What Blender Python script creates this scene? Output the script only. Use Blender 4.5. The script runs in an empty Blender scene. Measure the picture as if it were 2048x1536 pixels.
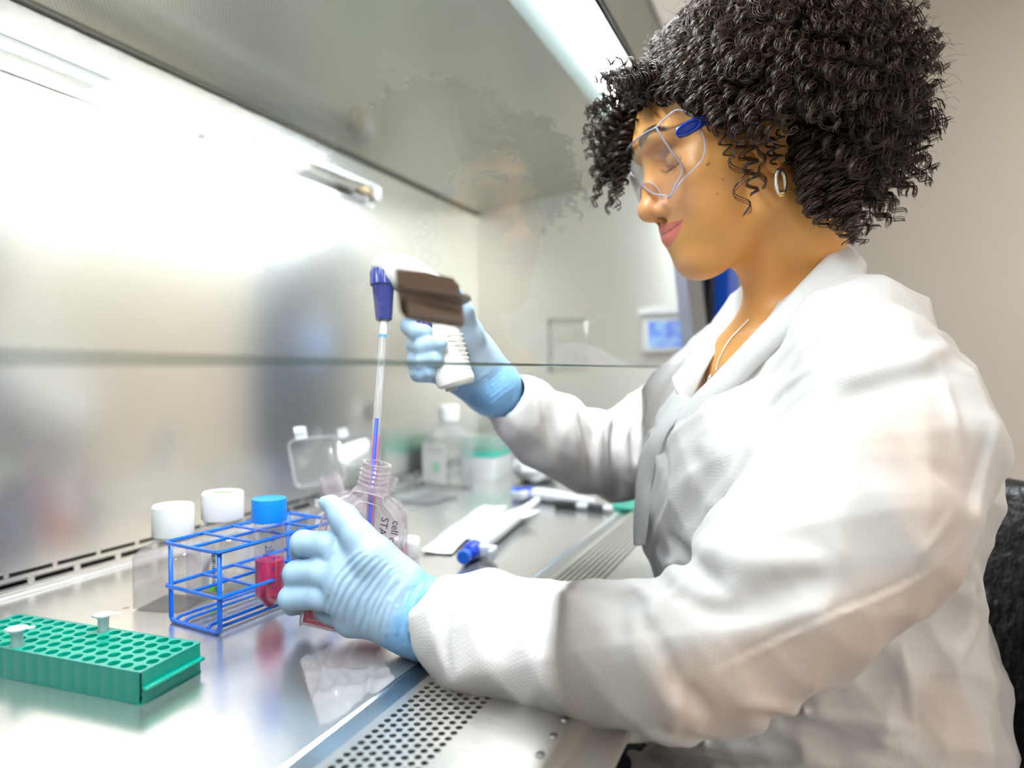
import bpy, bmesh, math, random
import numpy as np
from mathutils import Vector, Matrix
PI = math.pi
random.seed(7)
rng = np.random.default_rng(7)
SC = bpy.context.scene
COL = SC.collection

# ------------------------------------------------------------------ camera
TH = math.radians(23.4)            # angle between the view and the length of the cabinet (X)
PITCH = math.radians(1.26)
FPX = 1365.0
CAM = np.array([0.0, 0.0, 1.10])
cam = bpy.data.cameras.new('camera')
cam.sensor_width = 36.0
cam.lens = FPX / 2048 * 36.0
cam.clip_start = 0.01
cam.clip_end = 50
cam.dof.use_dof = True
cam.dof.focus_distance = 0.60
cam.dof.aperture_fstop = 2.6
camo = bpy.data.objects.new('camera', cam)
COL.objects.link(camo)
camo.location = CAM
camo.rotation_euler = (PI/2 - PITCH, 0, TH - PI/2)
SC.camera = camo
_cp, _sp = math.cos(PITCH), math.sin(PITCH)
FW = np.array([math.cos(TH)*_cp, math.sin(TH)*_cp, -_sp])
RT = np.array([math.sin(TH), -math.cos(TH), 0.0])
UP = np.cross(RT, FW)

def pix(px, py, z):
    """world point seen at pixel (px,py) at forward depth z"""
    return CAM + z*(FW + (px-1024)/FPX*RT + (768-py)/FPX*UP)
def ray(px, py):
    return FW + (px-1024)/FPX*RT + (768-py)/FPX*UP
def onplane(px, py, p0, n):
    d = ray(px, py); n = np.asarray(n, float)
    t = np.dot(np.asarray(p0, float)-CAM, n)/np.dot(d, n)
    return CAM + t*d
WT = 0.85                           # height of the worktop
def tab(px, py, h=0.0):
    return onplane(px, py, (0, 0, WT+h), (0, 0, 1))
def proj(p):
    d = np.asarray(p, float)-CAM
    z = d@FW
    return 1024+FPX*(d@RT)/z, 768-FPX*(d@UP)/z, z

# ------------------------------------------------------------------ render look
SC.view_settings.view_transform = 'Standard'
SC.view_settings.look = 'None'
SC.view_settings.exposure = 0.64
SC.view_settings.gamma = 1.0
SC.view_settings.use_curve_mapping = False
SC.cycles.max_bounces = 9
SC.cycles.diffuse_bounces = 4
SC.cycles.glossy_bounces = 4
SC.cycles.transmission_bounces = 6
SC.cycles.transparent_max_bounces = 24
SC.cycles.caustics_reflective = False
SC.cycles.caustics_refractive = False
SC.cycles.sample_clamp_indirect = 4.0
SC.cycles.use_denoising = True
W = bpy.data.worlds.new('world'); SC.world = W; W.use_nodes = True
W.node_tree.nodes['Background'].inputs[0].default_value = (0.93, 0.95, 1.0, 1)
W.node_tree.nodes['Background'].inputs[1].default_value = 0.30

def area(name, loc, target, sx, sy, power, col=(1, 1, 1), spread=PI):
    l = bpy.data.lights.new(name, 'AREA'); l.shape = 'RECTANGLE'
    l.size = sx; l.size_y = sy; l.energy = power; l.color = col; l.spread = spread
    o = bpy.data.objects.new(name, l); COL.objects.link(o); o.location = loc
    d = Vector(target)-Vector(loc)
    o.rotation_euler = d.to_track_quat('-Z', 'Y').to_euler()
    return o
TUBE_E = 74.0
PANEL_E = 6.0
TANG = (0, 0, 1)
PANELS = [(-1.0, -2.2, 1.2, .6), (.7, -2.3, 1.2, .6), (2.4, -1.9, 1.2, .6)]
LABELP = ['flat white ceiling light panel '+s for s in ('at the far left behind the camera', 'straight behind the seated person', 'in the far right corner of the room')]


# ------------------------------------------------------------------ materials
MATS = {}
def mat(name, col=(.8, .8, .8), rough=.5, metal=0., spec=.5, **kw):
    if name in MATS: return MATS[name]
    m = bpy.data.materials.new(name); m.use_nodes = True
    b = m.node_tree.nodes['Principled BSDF']
    b.inputs['Base Color'].default_value = (*col, 1)
    b.inputs['Roughness'].default_value = rough
    b.inputs['Metallic'].default_value = metal
    b.inputs['Specular IOR Level'].default_value = spec
    for k, v in kw.items():
        b.inputs[k.replace('_', ' ')].default_value = v
    MATS[name] = m
    return m
def nt(m):
    t = m.node_tree
    return t, t.nodes, t.links, t.nodes['Principled BSDF']
def coords(m, scale=(1, 1, 1), rot=(0, 0, 0), kind='Object'):
    t, N, L, b = nt(m)
    c = N.new('ShaderNodeTexCoord'); mp = N.new('ShaderNodeMapping')
    mp.inputs['Scale'].default_value = scale; mp.inputs['Rotation'].default_value = rot
    L.new(c.outputs[kind], mp.inputs['Vector'])
    return mp.outputs['Vector']
def noise_bump(m, scale=(1, 1, 1), nscale=20., dist=.001, strength=.5, detail=3, rough=.5):
    t, N, L, b = nt(m)
    v = coords(m, scale)
    n = N.new('ShaderNodeTexNoise'); n.inputs['Scale'].default_value = nscale
    n.inputs['Detail'].default_value = detail; n.inputs['Roughness'].default_value = rough
    L.new(v, n.inputs['Vector'])
    bp = N.new('ShaderNodeBump'); bp.inputs['Strength'].default_value = strength; bp.inputs['Distance'].default_value = dist
    L.new(n.outputs['Fac'], bp.inputs['Height']); L.new(bp.outputs['Normal'], b.inputs['Normal'])
    return n, bp
def ramp(m, src, stops):
    t, N, L, b = nt(m)
    r = N.new('ShaderNodeValToRGB'); e = r.color_ramp.elements
    while len(e) > 1: e.remove(e[-1])
    e[0].position = stops[0][0]; e[0].color = (*stops[0][1], 1)
    for p, c in stops[1:]:
        q = e.new(p); q.color = (*c, 1)
    L.new(src, r.inputs[0])
    return r.outputs['Color']
def steel(name, col=(.72, .71, .69), rough=.28, brush=(1, 1, 60), aniso=.0, tang=(0, 0, 1), bump=.15, nscale=12., var=.06, metal=1.0):
    m = mat(name, col, rough, metal)
    t, N, L, b = nt(m)
    v = coords(m, brush)
    n = N.new('ShaderNodeTexNoise'); n.inputs['Scale'].default_value = nscale; n.inputs['Detail'].default_value = 4
    n.inputs['Roughness'].default_value = .65
    L.new(v, n.inputs['Vector'])
    bp = N.new('ShaderNodeBump'); bp.inputs['Strength'].default_value = bump; bp.inputs['Distance'].default_value = .0004
    L.new(n.outputs['Fac'], bp.inputs['Height']); L.new(bp.outputs['Normal'], b.inputs['Normal'])
    mr = N.new('ShaderNodeMapRange'); mr.inputs[1].default_value = .3; mr.inputs[2].default_value = .7
    mr.inputs[3].default_value = rough-var; mr.inputs[4].default_value = rough+var
    L.new(n.outputs['Fac'], mr.inputs[0]); L.new(mr.outputs[0], b.inputs['Roughness'])
    if aniso:
        b.inputs['Anisotropic'].default_value = aniso
        c = N.new('ShaderNodeCombineXYZ')
        for i in range(3): c.inputs[i].default_value = tang[i]
        L.new(c.outputs[0], b.inputs['Tangent'])
    return m
def fres(t, ior):
    # same reflectance from both sides of a thin wall
    N = t.nodes; L = t.links
    g = N.new('ShaderNodeNewGeometry'); mr = N.new('ShaderNodeMapRange')
    mr.inputs[3].default_value = ior; mr.inputs[4].default_value = 1/ior
    L.new(g.outputs['Backfacing'], mr.inputs[0])
    f = N.new('ShaderNodeFresnel'); L.new(mr.outputs[0], f.inputs['IOR']); return f
def clear(name, tint=(1, 1, 1), rough=.03, ior=1.5, frost=0., frostcol=(.9, .9, .92), edge=None, boost=1.):
    """thin clear plastic or glass: transparent with a Fresnel reflection, optionally a bit milky"""
    if name in MATS: return MATS[name]
    m = bpy.data.materials.new(name); m.use_nodes = True
    t = m.node_tree; N = t.nodes; L = t.links
    N.remove(N['Principled BSDF']); out = N['Material Output']
    tr = N.new('ShaderNodeBsdfTransparent'); tr.inputs[0].default_value = (*tint, 1)
    gl = N.new('ShaderNodeBsdfGlossy'); gl.inputs['Roughness'].default_value = rough
    fr = fres(t, ior)
    mx = N.new('ShaderNodeMixShader')
    if boost != 1.:
        mm = N.new('ShaderNodeMath'); mm.operation = 'MULTIPLY'; mm.use_clamp = True; mm.inputs[1].default_value = boost
        L.new(fr.outputs[0], mm.inputs[0]); L.new(mm.outputs[0], mx.inputs[0])
    else:
        L.new(fr.outputs[0], mx.inputs[0])
    src = tr
    if frost > 0:
        df = N.new('ShaderNodeBsdfDiffuse'); df.inputs[0].default_value = (*frostcol, 1)
        tl = N.new('ShaderNodeBsdfTranslucent'); tl.inputs[0].default_value = (*frostcol, 1)
        a = N.new('ShaderNodeMixShader'); a.inputs[0].default_value = .25
        L.new(df.outputs[0], a.inputs[1]); L.new(tl.outputs[0], a.inputs[2])
        f = N.new('ShaderNodeMixShader')
        if edge:                       # milkier towards the edges, as thick plastic looks
            lw = N.new('ShaderNodeLayerWeight'); lw.inputs[0].default_value = edge
            mr = N.new('ShaderNodeMapRange'); mr.inputs[3].default_value = frost*.35; mr.inputs[4].default_value = min(1, frost*2.6)
            L.new(lw.outputs['Facing'], mr.inputs[0]); L.new(mr.outputs[0], f.inputs[0])
        else:
            f.inputs[0].default_value = frost
        L.new(tr.outputs[0], f.inputs[1]); L.new(a.outputs[0], f.inputs[2])
        src = f
    L.new(src.outputs[0], mx.inputs[1]); L.new(gl.outputs[0], mx.inputs[2])
    L.new(mx.outputs[0], out.inputs[0])
    MATS[name] = m
    return m
def emit(name, col, s):
    if name in MATS: return MATS[name]
    m = bpy.data.materials.new(name); m.use_nodes = True
    t = m.node_tree; N = t.nodes; L = t.links; N.remove(N['Principled BSDF'])
    e = N.new('ShaderNodeEmission'); e.inputs[0].default_value = (*col, 1); e.inputs[1].default_value = s
    L.new(e.outputs[0], N['Material Output'].inputs[0]); MATS[name] = m
    return m

# ------------------------------------------------------------------ geometry helpers: each returns (V, F)
def _nrm(v):
    v = np.asarray(v, float); return v/max(np.linalg.norm(v), 1e-12)
def box(lo, hi):
    x0, y0, z0 = lo; x1, y1, z1 = hi
    V = [(x0, y0, z0), (x1, y0, z0), (x1, y1, z0), (x0, y1, z0), (x0, y0, z1), (x1, y0, z1), (x1, y1, z1), (x0, y1, z1)]
    F = [(0, 3, 2, 1), (4, 5, 6, 7), (0, 1, 5, 4), (1, 2, 6, 5), (2, 3, 7, 6), (3, 0, 4, 7)]
    return np.array(V, float), F
def cbox(c, s):
    c = np.asarray(c, float); s = np.asarray(s, float)/2
    return box(c-s, c+s)
def join(*gs):
    V = []; F = []; n = 0
    for v, f in gs:
        v = np.asarray(v, float); V.append(v); F += [tuple(i+n for i in q) for q in f]; n += len(v)
    return np.vstack(V), F
def xf(g, M):
    M = np.asarray(M, float)
    return g[0]@M[:3, :3].T + M[:3, 3], g[1]
def frame(o, x=None, y=None, z=None):
    """4x4 with origin o and orthonormal axes from the two given"""
    if z is not None and x is not None:
        z = _nrm(z); x = np.asarray(x, float); x = _nrm(x-z*np.dot(x, z)); y = np.cross(z, x)
    elif z is not None:
        z = _nrm(z); a = np.array([1, 0, 0.]) if abs(z[0]) < .9 else np.array([0, 1., 0])
        x = _nrm(a-z*np.dot(a, z)); y = np.cross(z, x)
    M = np.eye(4); M[:3, 0] = x; M[:3, 1] = y; M[:3, 2] = z; M[:3, 3] = o
    return M
def rotz(a, o=(0, 0, 0)):
    M = np.eye(4); c, s = math.cos(a), math.sin(a); M[:2, :2] = [[c, -s], [s, c]]; M[:3, 3] = o
    return M
def tube(P, r, n=8, closed=False, caps=True):
    P = np.asarray(P, float); k = len(P)
    r = np.full(k, r) if np.isscalar(r) else np.asarray(r, float)
    if closed: T = np.roll(P, -1, 0)-np.roll(P, 1, 0)
    else:
        T = np.gradient(P, axis=0)
    T /= np.linalg.norm(T, axis=1)[:, None]+1e-12
    a = np.array([0, 0, 1.]) if abs(T[0][2]) < .9 else np.array([1., 0, 0])
    u = _nrm(a-T[0]*np.dot(a, T[0])); V = []
    ang = np.linspace(0, 2*PI, n, endpoint=False)
    for i in range(k):
        u = _nrm(u-T[i]*np.dot(u, T[i])); w = np.cross(T[i], u)
        V.append(P[i]+r[i]*(np.cos(ang)[:, None]*u+np.sin(ang)[:, None]*w))
    V = np.vstack(V); F = []
    m = k if closed else k-1
    for i in range(m):
        j = (i+1) % k
        for q in range(n):
            F.append((i*n+q, i*n+(q+1) % n, j*n+(q+1) % n, j*n+q))
    if caps and not closed:
        F.append(tuple(range(n-1, -1, -1))); F.append(tuple((k-1)*n+q for q in range(n)))
    return V, F
def lathe(prof, n=32, M=None, cap0=True, cap1=True, rib=None):
    """profile of (radius, height) turned round Z; rib=(count, depth, i0, i1) knurls part of the profile"""
    V = []; F = []; k = len(prof)
    for i, (r, z) in enumerate(prof):
        for q in range(n):
            a = 2*PI*q/n; rr = r
            if rib and rib[2] <= i <= rib[3]: rr = r*(1-rib[1]*(.5+.5*math.cos(rib[0]*a)))
            V.append((rr*math.cos(a), rr*math.sin(a), z))
    for i in range(k-1):
        for q in range(n):
            F.append((i*n+q, i*n+(q+1) % n, (i+1)*n+(q+1) % n, (i+1)*n+q))
    if cap0: F.append(tuple(range(n-1, -1, -1)))
    if cap1: F.append(tuple((k-1)*n+q for q in range(n)))
    g = (np.array(V, float), F)
    return xf(g, M) if M is not None else g
def prism(poly, h0, h1, M=None):
    n = len(poly)
    V = [(x, y, h0) for x, y in poly]+[(x, y, h1) for x, y in poly]
    F = [tuple(range(n-1, -1, -1)), tuple(range(n, 2*n))]+[(i, (i+1) % n, n+(i+1) % n, n+i) for i in range(n)]
    g = (np.array(V, float), F)
    return xf(g, M) if M is not None else g
def rrect(w, h, r, k=4, cx=0, cy=0):
    P = []
    for sx, sy, a0 in ((1, 1, 0), (-1, 1, PI/2), (-1, -1, PI), (1, -1, 1.5*PI)):
        for i in range(k+1):
            a = a0+PI/2*i/k
            P.append((cx+sx*(w/2-r)+r*math.cos(a), cy+sy*(h/2-r)+r*math.sin(a)))
    return P
def rloop(w, h, r, z=0., k=4):
    return np.array([(x, y, z) for x, y in rrect(w, h, r, k)])
def loft(rings, cap0=True, cap1=True, closed=True):
    n = len(rings[0]); V = np.vstack(rings); F = []
    m = n if closed else n-1
    for i in range(len(rings)-1):
        for q in range(m):
            F.append((i*n+q, i*n+(q+1) % n, (i+1)*n+(q+1) % n, (i+1)*n+q))
    if cap0: F.append(tuple(range(n-1, -1, -1)))
    if cap1: F.append(tuple((len(rings)-1)*n+q for q in range(n)))
    return V, F
def sphere(c, r, n=16, m=10):
    r = np.full(3, r) if np.isscalar(r) else np.asarray(r, float)
    P = [(max(1e-4, math.sin(PI*i/m)), -math.cos(PI*i/m)) for i in range(m+1)]
    g = lathe(P, n)
    return g[0]*r+np.asarray(c, float), g[1]
def spline(P, n=60, closed=False):
    """Catmull-Rom through P"""
    P = np.asarray(P, float); k = len(P); out = []
    seg = k if closed else k-1
    for t in np.linspace(0, seg, n, endpoint=not closed):
        i = min(int(t), seg-1); f = t-i
        if closed: p0, p1, p2, p3 = P[(i-1) % k], P[i % k], P[(i+1) % k], P[(i+2) % k]
        else: p0, p1, p2, p3 = P[max(i-1, 0)], P[i], P[min(i+1, k-1)], P[min(i+2, k-1)]
        out.append(.5*((2*p1)+(-p0+p2)*f+(2*p0-5*p1+4*p2-p3)*f*f+(-p0+3*p1-3*p2+p3)*f**3))
    return np.array(out)

# ------------------------------------------------------------------ objects
BASE = {}
def empty(name, base, label=None, cat=None, group=None):
    o = bpy.data.objects.new(name, None); COL.objects.link(o); o.location = tuple(float(x) for x in base)
    o.empty_display_size = .02
    BASE[o.name] = np.asarray(base, float)
    tag(o, label, cat, group)
    return o
def tag(o, label=None, cat=None, group=None, kind=None):
    if label: o['label'] = label
    if cat: o['category'] = cat
    if group: o['group'] = group
    if kind: o['kind'] = kind
    return o
def make(name, g, m, parent=None, base=None, smooth=True, auto=None, bevel=0., seg=2, solid=0., label=None, sub=0):
    V, F = g; V = np.asarray(V, float)
    if parent is not None: b = BASE[parent.name]
    elif base is None:
        b = np.array([(V[:, 0].min()+V[:, 0].max())/2, (V[:, 1].min()+V[:, 1].max())/2, V[:, 2].min()])
    else: b = np.asarray(base, float)
    me = bpy.data.meshes.new(name)
    me.from_pydata([tuple(v) for v in (V-b)], [], [tuple(int(i) for i in f) for f in F])
    me.update()
    for mm in (m if isinstance(m, (list, tuple)) else [m]): me.materials.append(mm)
    o = bpy.data.objects.new(name, me); COL.objects.link(o)
    BASE[o.name] = b
    if parent is not None: o.parent = parent
    else: o.location = tuple(b)
    if smooth:
        me.shade_smooth()
        if auto is not None:
            sharp(me, auto)
    if bevel:
        md = o.modifiers.new('bevel', 'BEVEL'); md.width = bevel; md.segments = seg; md.limit_method = 'ANGLE'; md.angle_limit = .6
        md.harden_normals = False
    if solid:
        md = o.modifiers.new('thick', 'SOLIDIFY'); md.thickness = solid; md.offset = 0
    if sub:
        md = o.modifiers.new('sub', 'SUBSURF'); md.levels = sub; md.render_levels = sub
    if label: o['label'] = label
    return o
def sharp(me, ang):
    bm = bmesh.new(); bm.from_mesh(me)
    for e in bm.edges:
        if len(e.link_faces) == 2 and e.calc_face_angle(0) > ang: e.smooth = False
    bm.to_mesh(me); bm.free()
def hardmesh(*a, **k):
    k.setdefault('auto', .6); return make(*a, **k)
def text(name, s, size, M, m, parent, font_ext=.00015, align='CENTER', xs=1.):
    c = bpy.data.curves.new(name, 'FONT'); c.body = s; c.size = size; c.extrude = font_ext
    c.align_x = align; c.align_y = 'CENTER'; c.space_character = xs; c.resolution_u = 3
    o = bpy.data.objects.new('tmp', c)
    me = bpy.data.meshes.new_from_object(o)
    bpy.data.objects.remove(o); bpy.data.curves.remove(c)
    V = np.array([v.co[:] for v in me.vertices]); F = [tuple(p.vertices) for p in me.polygons]
    bpy.data.meshes.remove(me)
    return (V, F) if M is None else xf((V, F), M)

# ================================================================== the room
YB = 0.80          # back wall of the cabinet
XE = 1.62          # right end wall
XS = -0.55         # left end, behind the camera
HC0, HCS = 0.406, 0.118
def zc(y): return 1.10 + HC0 + HCS*(YB-y)
paint = mat('wall_paint', (.84, .79, .69), .75)
noise_bump(paint, nscale=300., dist=.0004, strength=.3)
paintw = mat('white_paint', (.86, .84, .82), .7)
floorm = mat('floor_vinyl', (.42, .42, .41), .35)
n_, _b = noise_bump(floorm, nscale=40., dist=.0005, strength=.2)
ceilm = mat('ceiling_tile', (.85, .85, .84), .8)
noise_bump(ceilm, nscale=90., dist=.003, strength=.6)
RX0, RX1, RY0, RY1, RZ = -2.2, 3.3, -3.0, 1.25, 2.75
def wall(name, lo, hi, m):
    o = hardmesh(name, box(lo, hi), m); o['kind'] = 'structure'; return o
wall('floor', (RX0, RY0, -.05), (RX1, RY1, 0), floorm)
wall('ceiling', (RX0, RY0, RZ), (RX1, RY1, RZ+.05), ceilm)
wall('wall_right', (RX1, RY0, 0), (RX1+.08, RY1, RZ), paint)
wall('wall_left', (RX0-.08, RY0, 0), (RX0, RY1, RZ), paintw)
wall('wall_back', (RX0, RY1, 0), (RX1, RY1+.08, RZ), paint)
wall('wall_front', (RX0, RY0-.08, 0), (RX1, RY0, RZ), paintw)
o = wall('baseboard_right', (RX1-.015, RY0+.02, 0.0), (RX1, RY1, .10), mat('base_rubber', (.25, .25, .26), .6))
whitem = mat('fixture_white', (.85, .85, .85), .5)
for i, (cx, cy, sx, sy) in enumerate(PANELS):
    e = empty('ceiling_light', (cx, cy, RZ-.03), LABELP[i], 'light', 'ceiling light panels of the laboratory')
    f = join(box((cx-sx/2-.03, cy-sy/2-.03, RZ-.03), (cx+sx/2+.03, cy-sy/2, RZ)), box((cx-sx/2-.03, cy+sy/2, RZ-.03), (cx+sx/2+.03, cy+sy/2+.03, RZ)),
             box((cx-sx/2-.03, cy-sy/2, RZ-.03), (cx-sx/2, cy+sy/2, RZ)), box((cx+sx/2, cy-sy/2, RZ-.03), (cx+sx/2+.03, cy+sy/2, RZ)))
    hardmesh('frame', f, whitem, e)
    hardmesh('diffuser', box((cx-sx/2, cy-sy/2, RZ-.015), (cx+sx/2, cy+sy/2, RZ-.005)), emit('panel_glow', (1, .93, .84), PANEL_E), e)

# ================================================================== the cabinet
cab = empty('biosafety_cabinet', (XE/2, .4, 0), 'stainless steel biosafety cabinet with perforated ceiling, glass sash and front air grille', 'laboratory cabinet')
st_back = steel('steel_back', (.83, .81, .765), .19, (8, 3, 500), aniso=.70, tang=TANG, nscale=10., bump=.05, metal=.97)
st_side = steel('steel_side', (.80, .785, .72), .33, (3, 8, 500), aniso=.6, tang=TANG, nscale=10., bump=.05, metal=.92)
st_top = steel('steel_worktop', (.80, .795, .785), .21, (4, 160, 4), nscale=12., bump=.12, var=.05, metal=.90)
st_grille = steel('steel_grille', (.74, .71, .67), .33, (90, 4, 4), nscale=12., bump=.1)
st_plain = steel('steel_plain', (.66, .66, .65), .36, (4, 60, 60), nscale=10., bump=.1)
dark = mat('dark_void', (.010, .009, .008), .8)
# back panel with two rows of slots, cut as real openings in a strip
def slot_strip(x0, x1, za, zb, rows, y, th=.0015):
    """rows: (zmid, height, period, gap, offset); builds a flat strip with rounded slots cut through it"""
    V = []; F = []
    def quad(a, b, c, d):
        n = len(V); V.extend([a, b, c, d]); F.append((n, n+1, n+2, n+3))
    zs = za
    for (zm, h, per, gap, off) in sorted(rows):
        lo, hi = zm-h/2-.0012, zm+h/2+.0012
        quad((x0, y, zs), (x1, y, zs), (x1, y, lo), (x0, y, lo))
        k0 = int(math.floor((x0-off)/per)); k1 = int(math.ceil((x1-off)/per))
        prev = x0
        for k in range(k0, k1+1):
            a = off+k*per+gap/2; b = off+(k+1)*per-gap/2
            if b > x1-.01 or a < x0+.01: continue
            quad((prev, y, lo), (a-.001, y, lo), (a-.001, y, hi), (prev, y, hi)); prev = b+.001
            # frame of the slot
            inner = [(xx+(a+b)/2, zz+zm) for xx, zz in rrect(b-a, h, h/2*.98, 4)]
            outer = []
            for (xx, zz) in inner:
                # push outward to the rectangle
                dx, dz = xx-(a+b)/2, zz-zm
                sx = ((b-a)/2+.001)/max(abs(dx), 1e-9); sz = (h/2+.0012)/max(abs(dz), 1e-9)
                s = min(sx, sz); outer.append(((a+b)/2+dx*s, zm+dz*s))
            n = len(V); m = len(inner)
            V.extend([(p[0], y, p[1]) for p in inner]); V.extend([(p[0], y, p[1]) for p in outer]); V.extend([(p[0], y+.004, p[1]) for p in inner])
            for i in range(m):
                j = (i+1) % m
                F.append((n+i, n+m+i, n+m+j, n+j)); F.append((n+i, n+j, n+2*m+j, n+2*m+i))
            # corners of the frame
            cs = [(b+.001, hi), (a-.001, hi), (a-.001, lo), (b+.001, lo)]
            for q, cpt in enumerate(cs):
                c = len(V); V.append((cpt[0], y, cpt[1])); i0 = n+m+q*5
                for t in range(4): F.append((i0+t, c, i0+t+1))
        quad((prev, y, lo), (x1, y, lo), (x1, y, hi), (prev, y, hi))
        zs = hi
    quad((x0, y, zs), (x1, y, zs), (x1, y, zb), (x0, y, zb))
    return np.array(V, float), F
ss = slot_strip(XS, XE, WT+.004, WT+.032, [(WT+.0125, .0048, .0528, .007, .5385), (WT+.0235, .0022, .0528, .006, .5125)], YB)
bk = make('back_panel', join(box((XS, YB, WT+.032), (XE, YB+.004, zc(YB)+.005)), (ss[0], [tuple(reversed(f)) for f in ss[1]])), st_back, cab, smooth=False)
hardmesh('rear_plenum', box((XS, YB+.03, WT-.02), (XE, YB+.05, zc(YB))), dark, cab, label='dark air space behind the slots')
hardmesh('coved_ledge', join(box((XS, YB-.002, WT-.003), (XE, YB+.03, WT+.004)), tube(np.array([(XS, YB-.004, WT+.0015), (XE, YB-.004, WT+.0015)]), .0025, 8)), st_plain, cab)
# right end panel
def endpanel():
    poly = [(YB, WT-.01), (.205, WT-.01), (.205, 1.10), (.262, zc(.262)+.01), (YB, zc(YB)+.01)]
    V = [(XE, y, z) for y, z in poly]+[(XE+.02, y, z) for y, z in poly]
    n = len(poly)
    F = [tuple(range(n)), tuple(range(2*n-1, n-1, -1))]+[(i, n+i, n+(i+1) % n, (i+1) % n) for i in range(n)]
    return np.array(V, float), F
sd = make('side_panel', endpanel(), st_side, cab, smooth=False)
screwm = mat('screw_steel', (.30, .29, .26), .35, .9)
# outlet cover and display on the end panel
def pside(px, py, off=0.): return onplane(px, py, (XE-off, 0, 0), (1, 0, 0))
a = pside(1105, 645); b = pside(1175, 738)
oc = hardmesh('outlet_cover', box((XE-.008, b[1], b[2]), (XE, a[1], a[2])), steel('cover_steel', (.80, .80, .78), .25), sd, bevel=.002)
w2 = .009
hardmesh('cover_frame', join(box((XE-.012, a[1], b[2]-w2), (XE, a[1]+w2, a[2]+w2)),
     box((XE-.012, b[1], a[2]), (XE, a[1]+w2, a[2]+w2))), mat('cover_grey', (.28, .27, .24), .4), oc, bevel=.001)
for (px, py) in ((1090, 461), (1123, 459)):
    p = pside(px, py); make('screw', lathe([(.006, 0), (.0055, .002), (.003, .0035)], 16, frame(p, z=(-1, 0, 0))), screwm, sd)
for (px, py) in ((404, 275), (406, 330)):
    p = onplane(px, py, (0, YB, 0), (0, 1, 0)); make('screw', lathe([(.0052, 0), (.005, .002), (.0028, .0036)], 16, frame(p, z=(0, -1, 0))), screwm, bk)
# control display
a = pside(1283, 622, .03); b = pside(1392, 706, .03)
dsp = hardmesh('control_display', box((XE-.035, b[1], b[2]), (XE, a[1], a[2])), mat('display_shell', (.78, .78, .76), .35), sd, bevel=.006, seg=3)
hardmesh('hood', prism([(a[1]+.004, a[2]-.008), (a[1]+.004, a[2]+.004), ((a[1]+b[1])/2, a[2]+.012), (b[1]-.004, a[2]+.002), (b[1]-.004, a[2]-.008)], 0, 1,
     np.array([[0, 0, -.045, XE], [1, 0, 0, 0], [0, 1, 0, 0], [0, 0, 0, 1.]])), mat('display_hood', (.88, .88, .87), .25), dsp)
a2 = pside(1297, 643, .036); b2 = pside(1366, 694, .036)
lcd = emit('lcd_blue', (.22, .50, 1.0), 1.0)
t = lcd.node_tree; N = t.nodes; L = t.links
c_ = N.new('ShaderNodeTexCoord'); nz = N.new('ShaderNodeTexNoise'); nz.inputs['Scale'].default_value = 40.; rp = N.new('ShaderNodeValToRGB')
rp.color_ramp.elements[0].position = .40; rp.color_ramp.elements[0].color = (.05, .22, 1, 1); rp.color_ramp.elements[1].position = .62; rp.color_ramp.elements[1].color = (.28, .62, 1, 1)
L.new(c_.outputs['Object'], nz.inputs[0]); L.new(nz.outputs['Fac'], rp.inputs[0]); L.new(rp.outputs[0], N['Emission'].inputs[0])
hardmesh('lcd_screen', box((XE-.0365, b2[1], b2[2]), (XE-.035, a2[1], a2[2])), lcd, dsp, label='lit blue screen')

# ceiling diffuser: sloping perforated sheet
def perf(name):
    m = steel(name, (.80, .78, .71), .26, (1, 1, 1), bump=.0, nscale=30., var=.0)
    t, N, L, b = nt(m)
    v = coords(m, (1, 1, 1), (0, 0, PI/4))
    vo = N.new('ShaderNodeTexVoronoi'); vo.voronoi_dimensions = '2D'; vo.inputs['Scale'].default_value = 260.; vo.inputs['Randomness'].default_value = 0.
    L.new(v, vo.inputs['Vector'])
    lt = N.new('ShaderNodeMapRange'); lt.inputs[1].default_value = .27; lt.inputs[2].default_value = .33
    L.new(vo.outputs['Distance'], lt.inputs[0])
    mx = N.new('ShaderNodeMix'); mx.data_type = 'RGBA'; mx.inputs[6].default_value = (.44, .43, .385, 1); mx.inputs[7].default_value = (.62, .605, .545, 1)
    L.new(lt.outputs[0], mx.inputs[0]); L.new(mx.outputs[2], b.inputs['Base Color'])
    return m
def slab(y0, y1, dz0=0., th=.006, x0=XS, x1=XE):
    V = [(x0, y0, zc(y0)+dz0), (x1, y0, zc(y0)+dz0), (x1, y1, zc(y1)+dz0), (x0, y1, zc(y1)+dz0)]
    V += [(a, b_, c+th) for a, b_, c in V]
    return np.array(V, float), [(0, 1, 2, 3)[::-1], (4, 5, 6, 7), (0, 1, 5, 4), (1, 2, 6, 5), (2, 3, 7, 6), (3, 0, 4, 7)]
YF = .343
make('ceiling_diffuser', slab(YF, YB-.006), perf('perforated_steel'), cab, smooth=False)
hardmesh('ceiling_gasket', join(tube([(XS, YB-.004, zc(YB)-.001), (XE, YB-.004, zc(YB)-.001)], .0035, 6)), mat('gasket', (.05, .045, .03), .6), cab)
# front corner post of the opening
def post(h): y = sashy_(h); return np.array([(XE-.21, y-.012, 1.10+h), (XE, y-.012, 1.10+h), (XE, y+.012, 1.10+h), (XE-.21, y+.012, 1.10+h)])
def sashy_(h): return .215+.058*max(h, 0)/.465
hardmesh('corner_post', loft([post(-.245), post(0), post(.465)]), mat('post_grey', (.13, .17, .28), .4, .2), cab)
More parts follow.
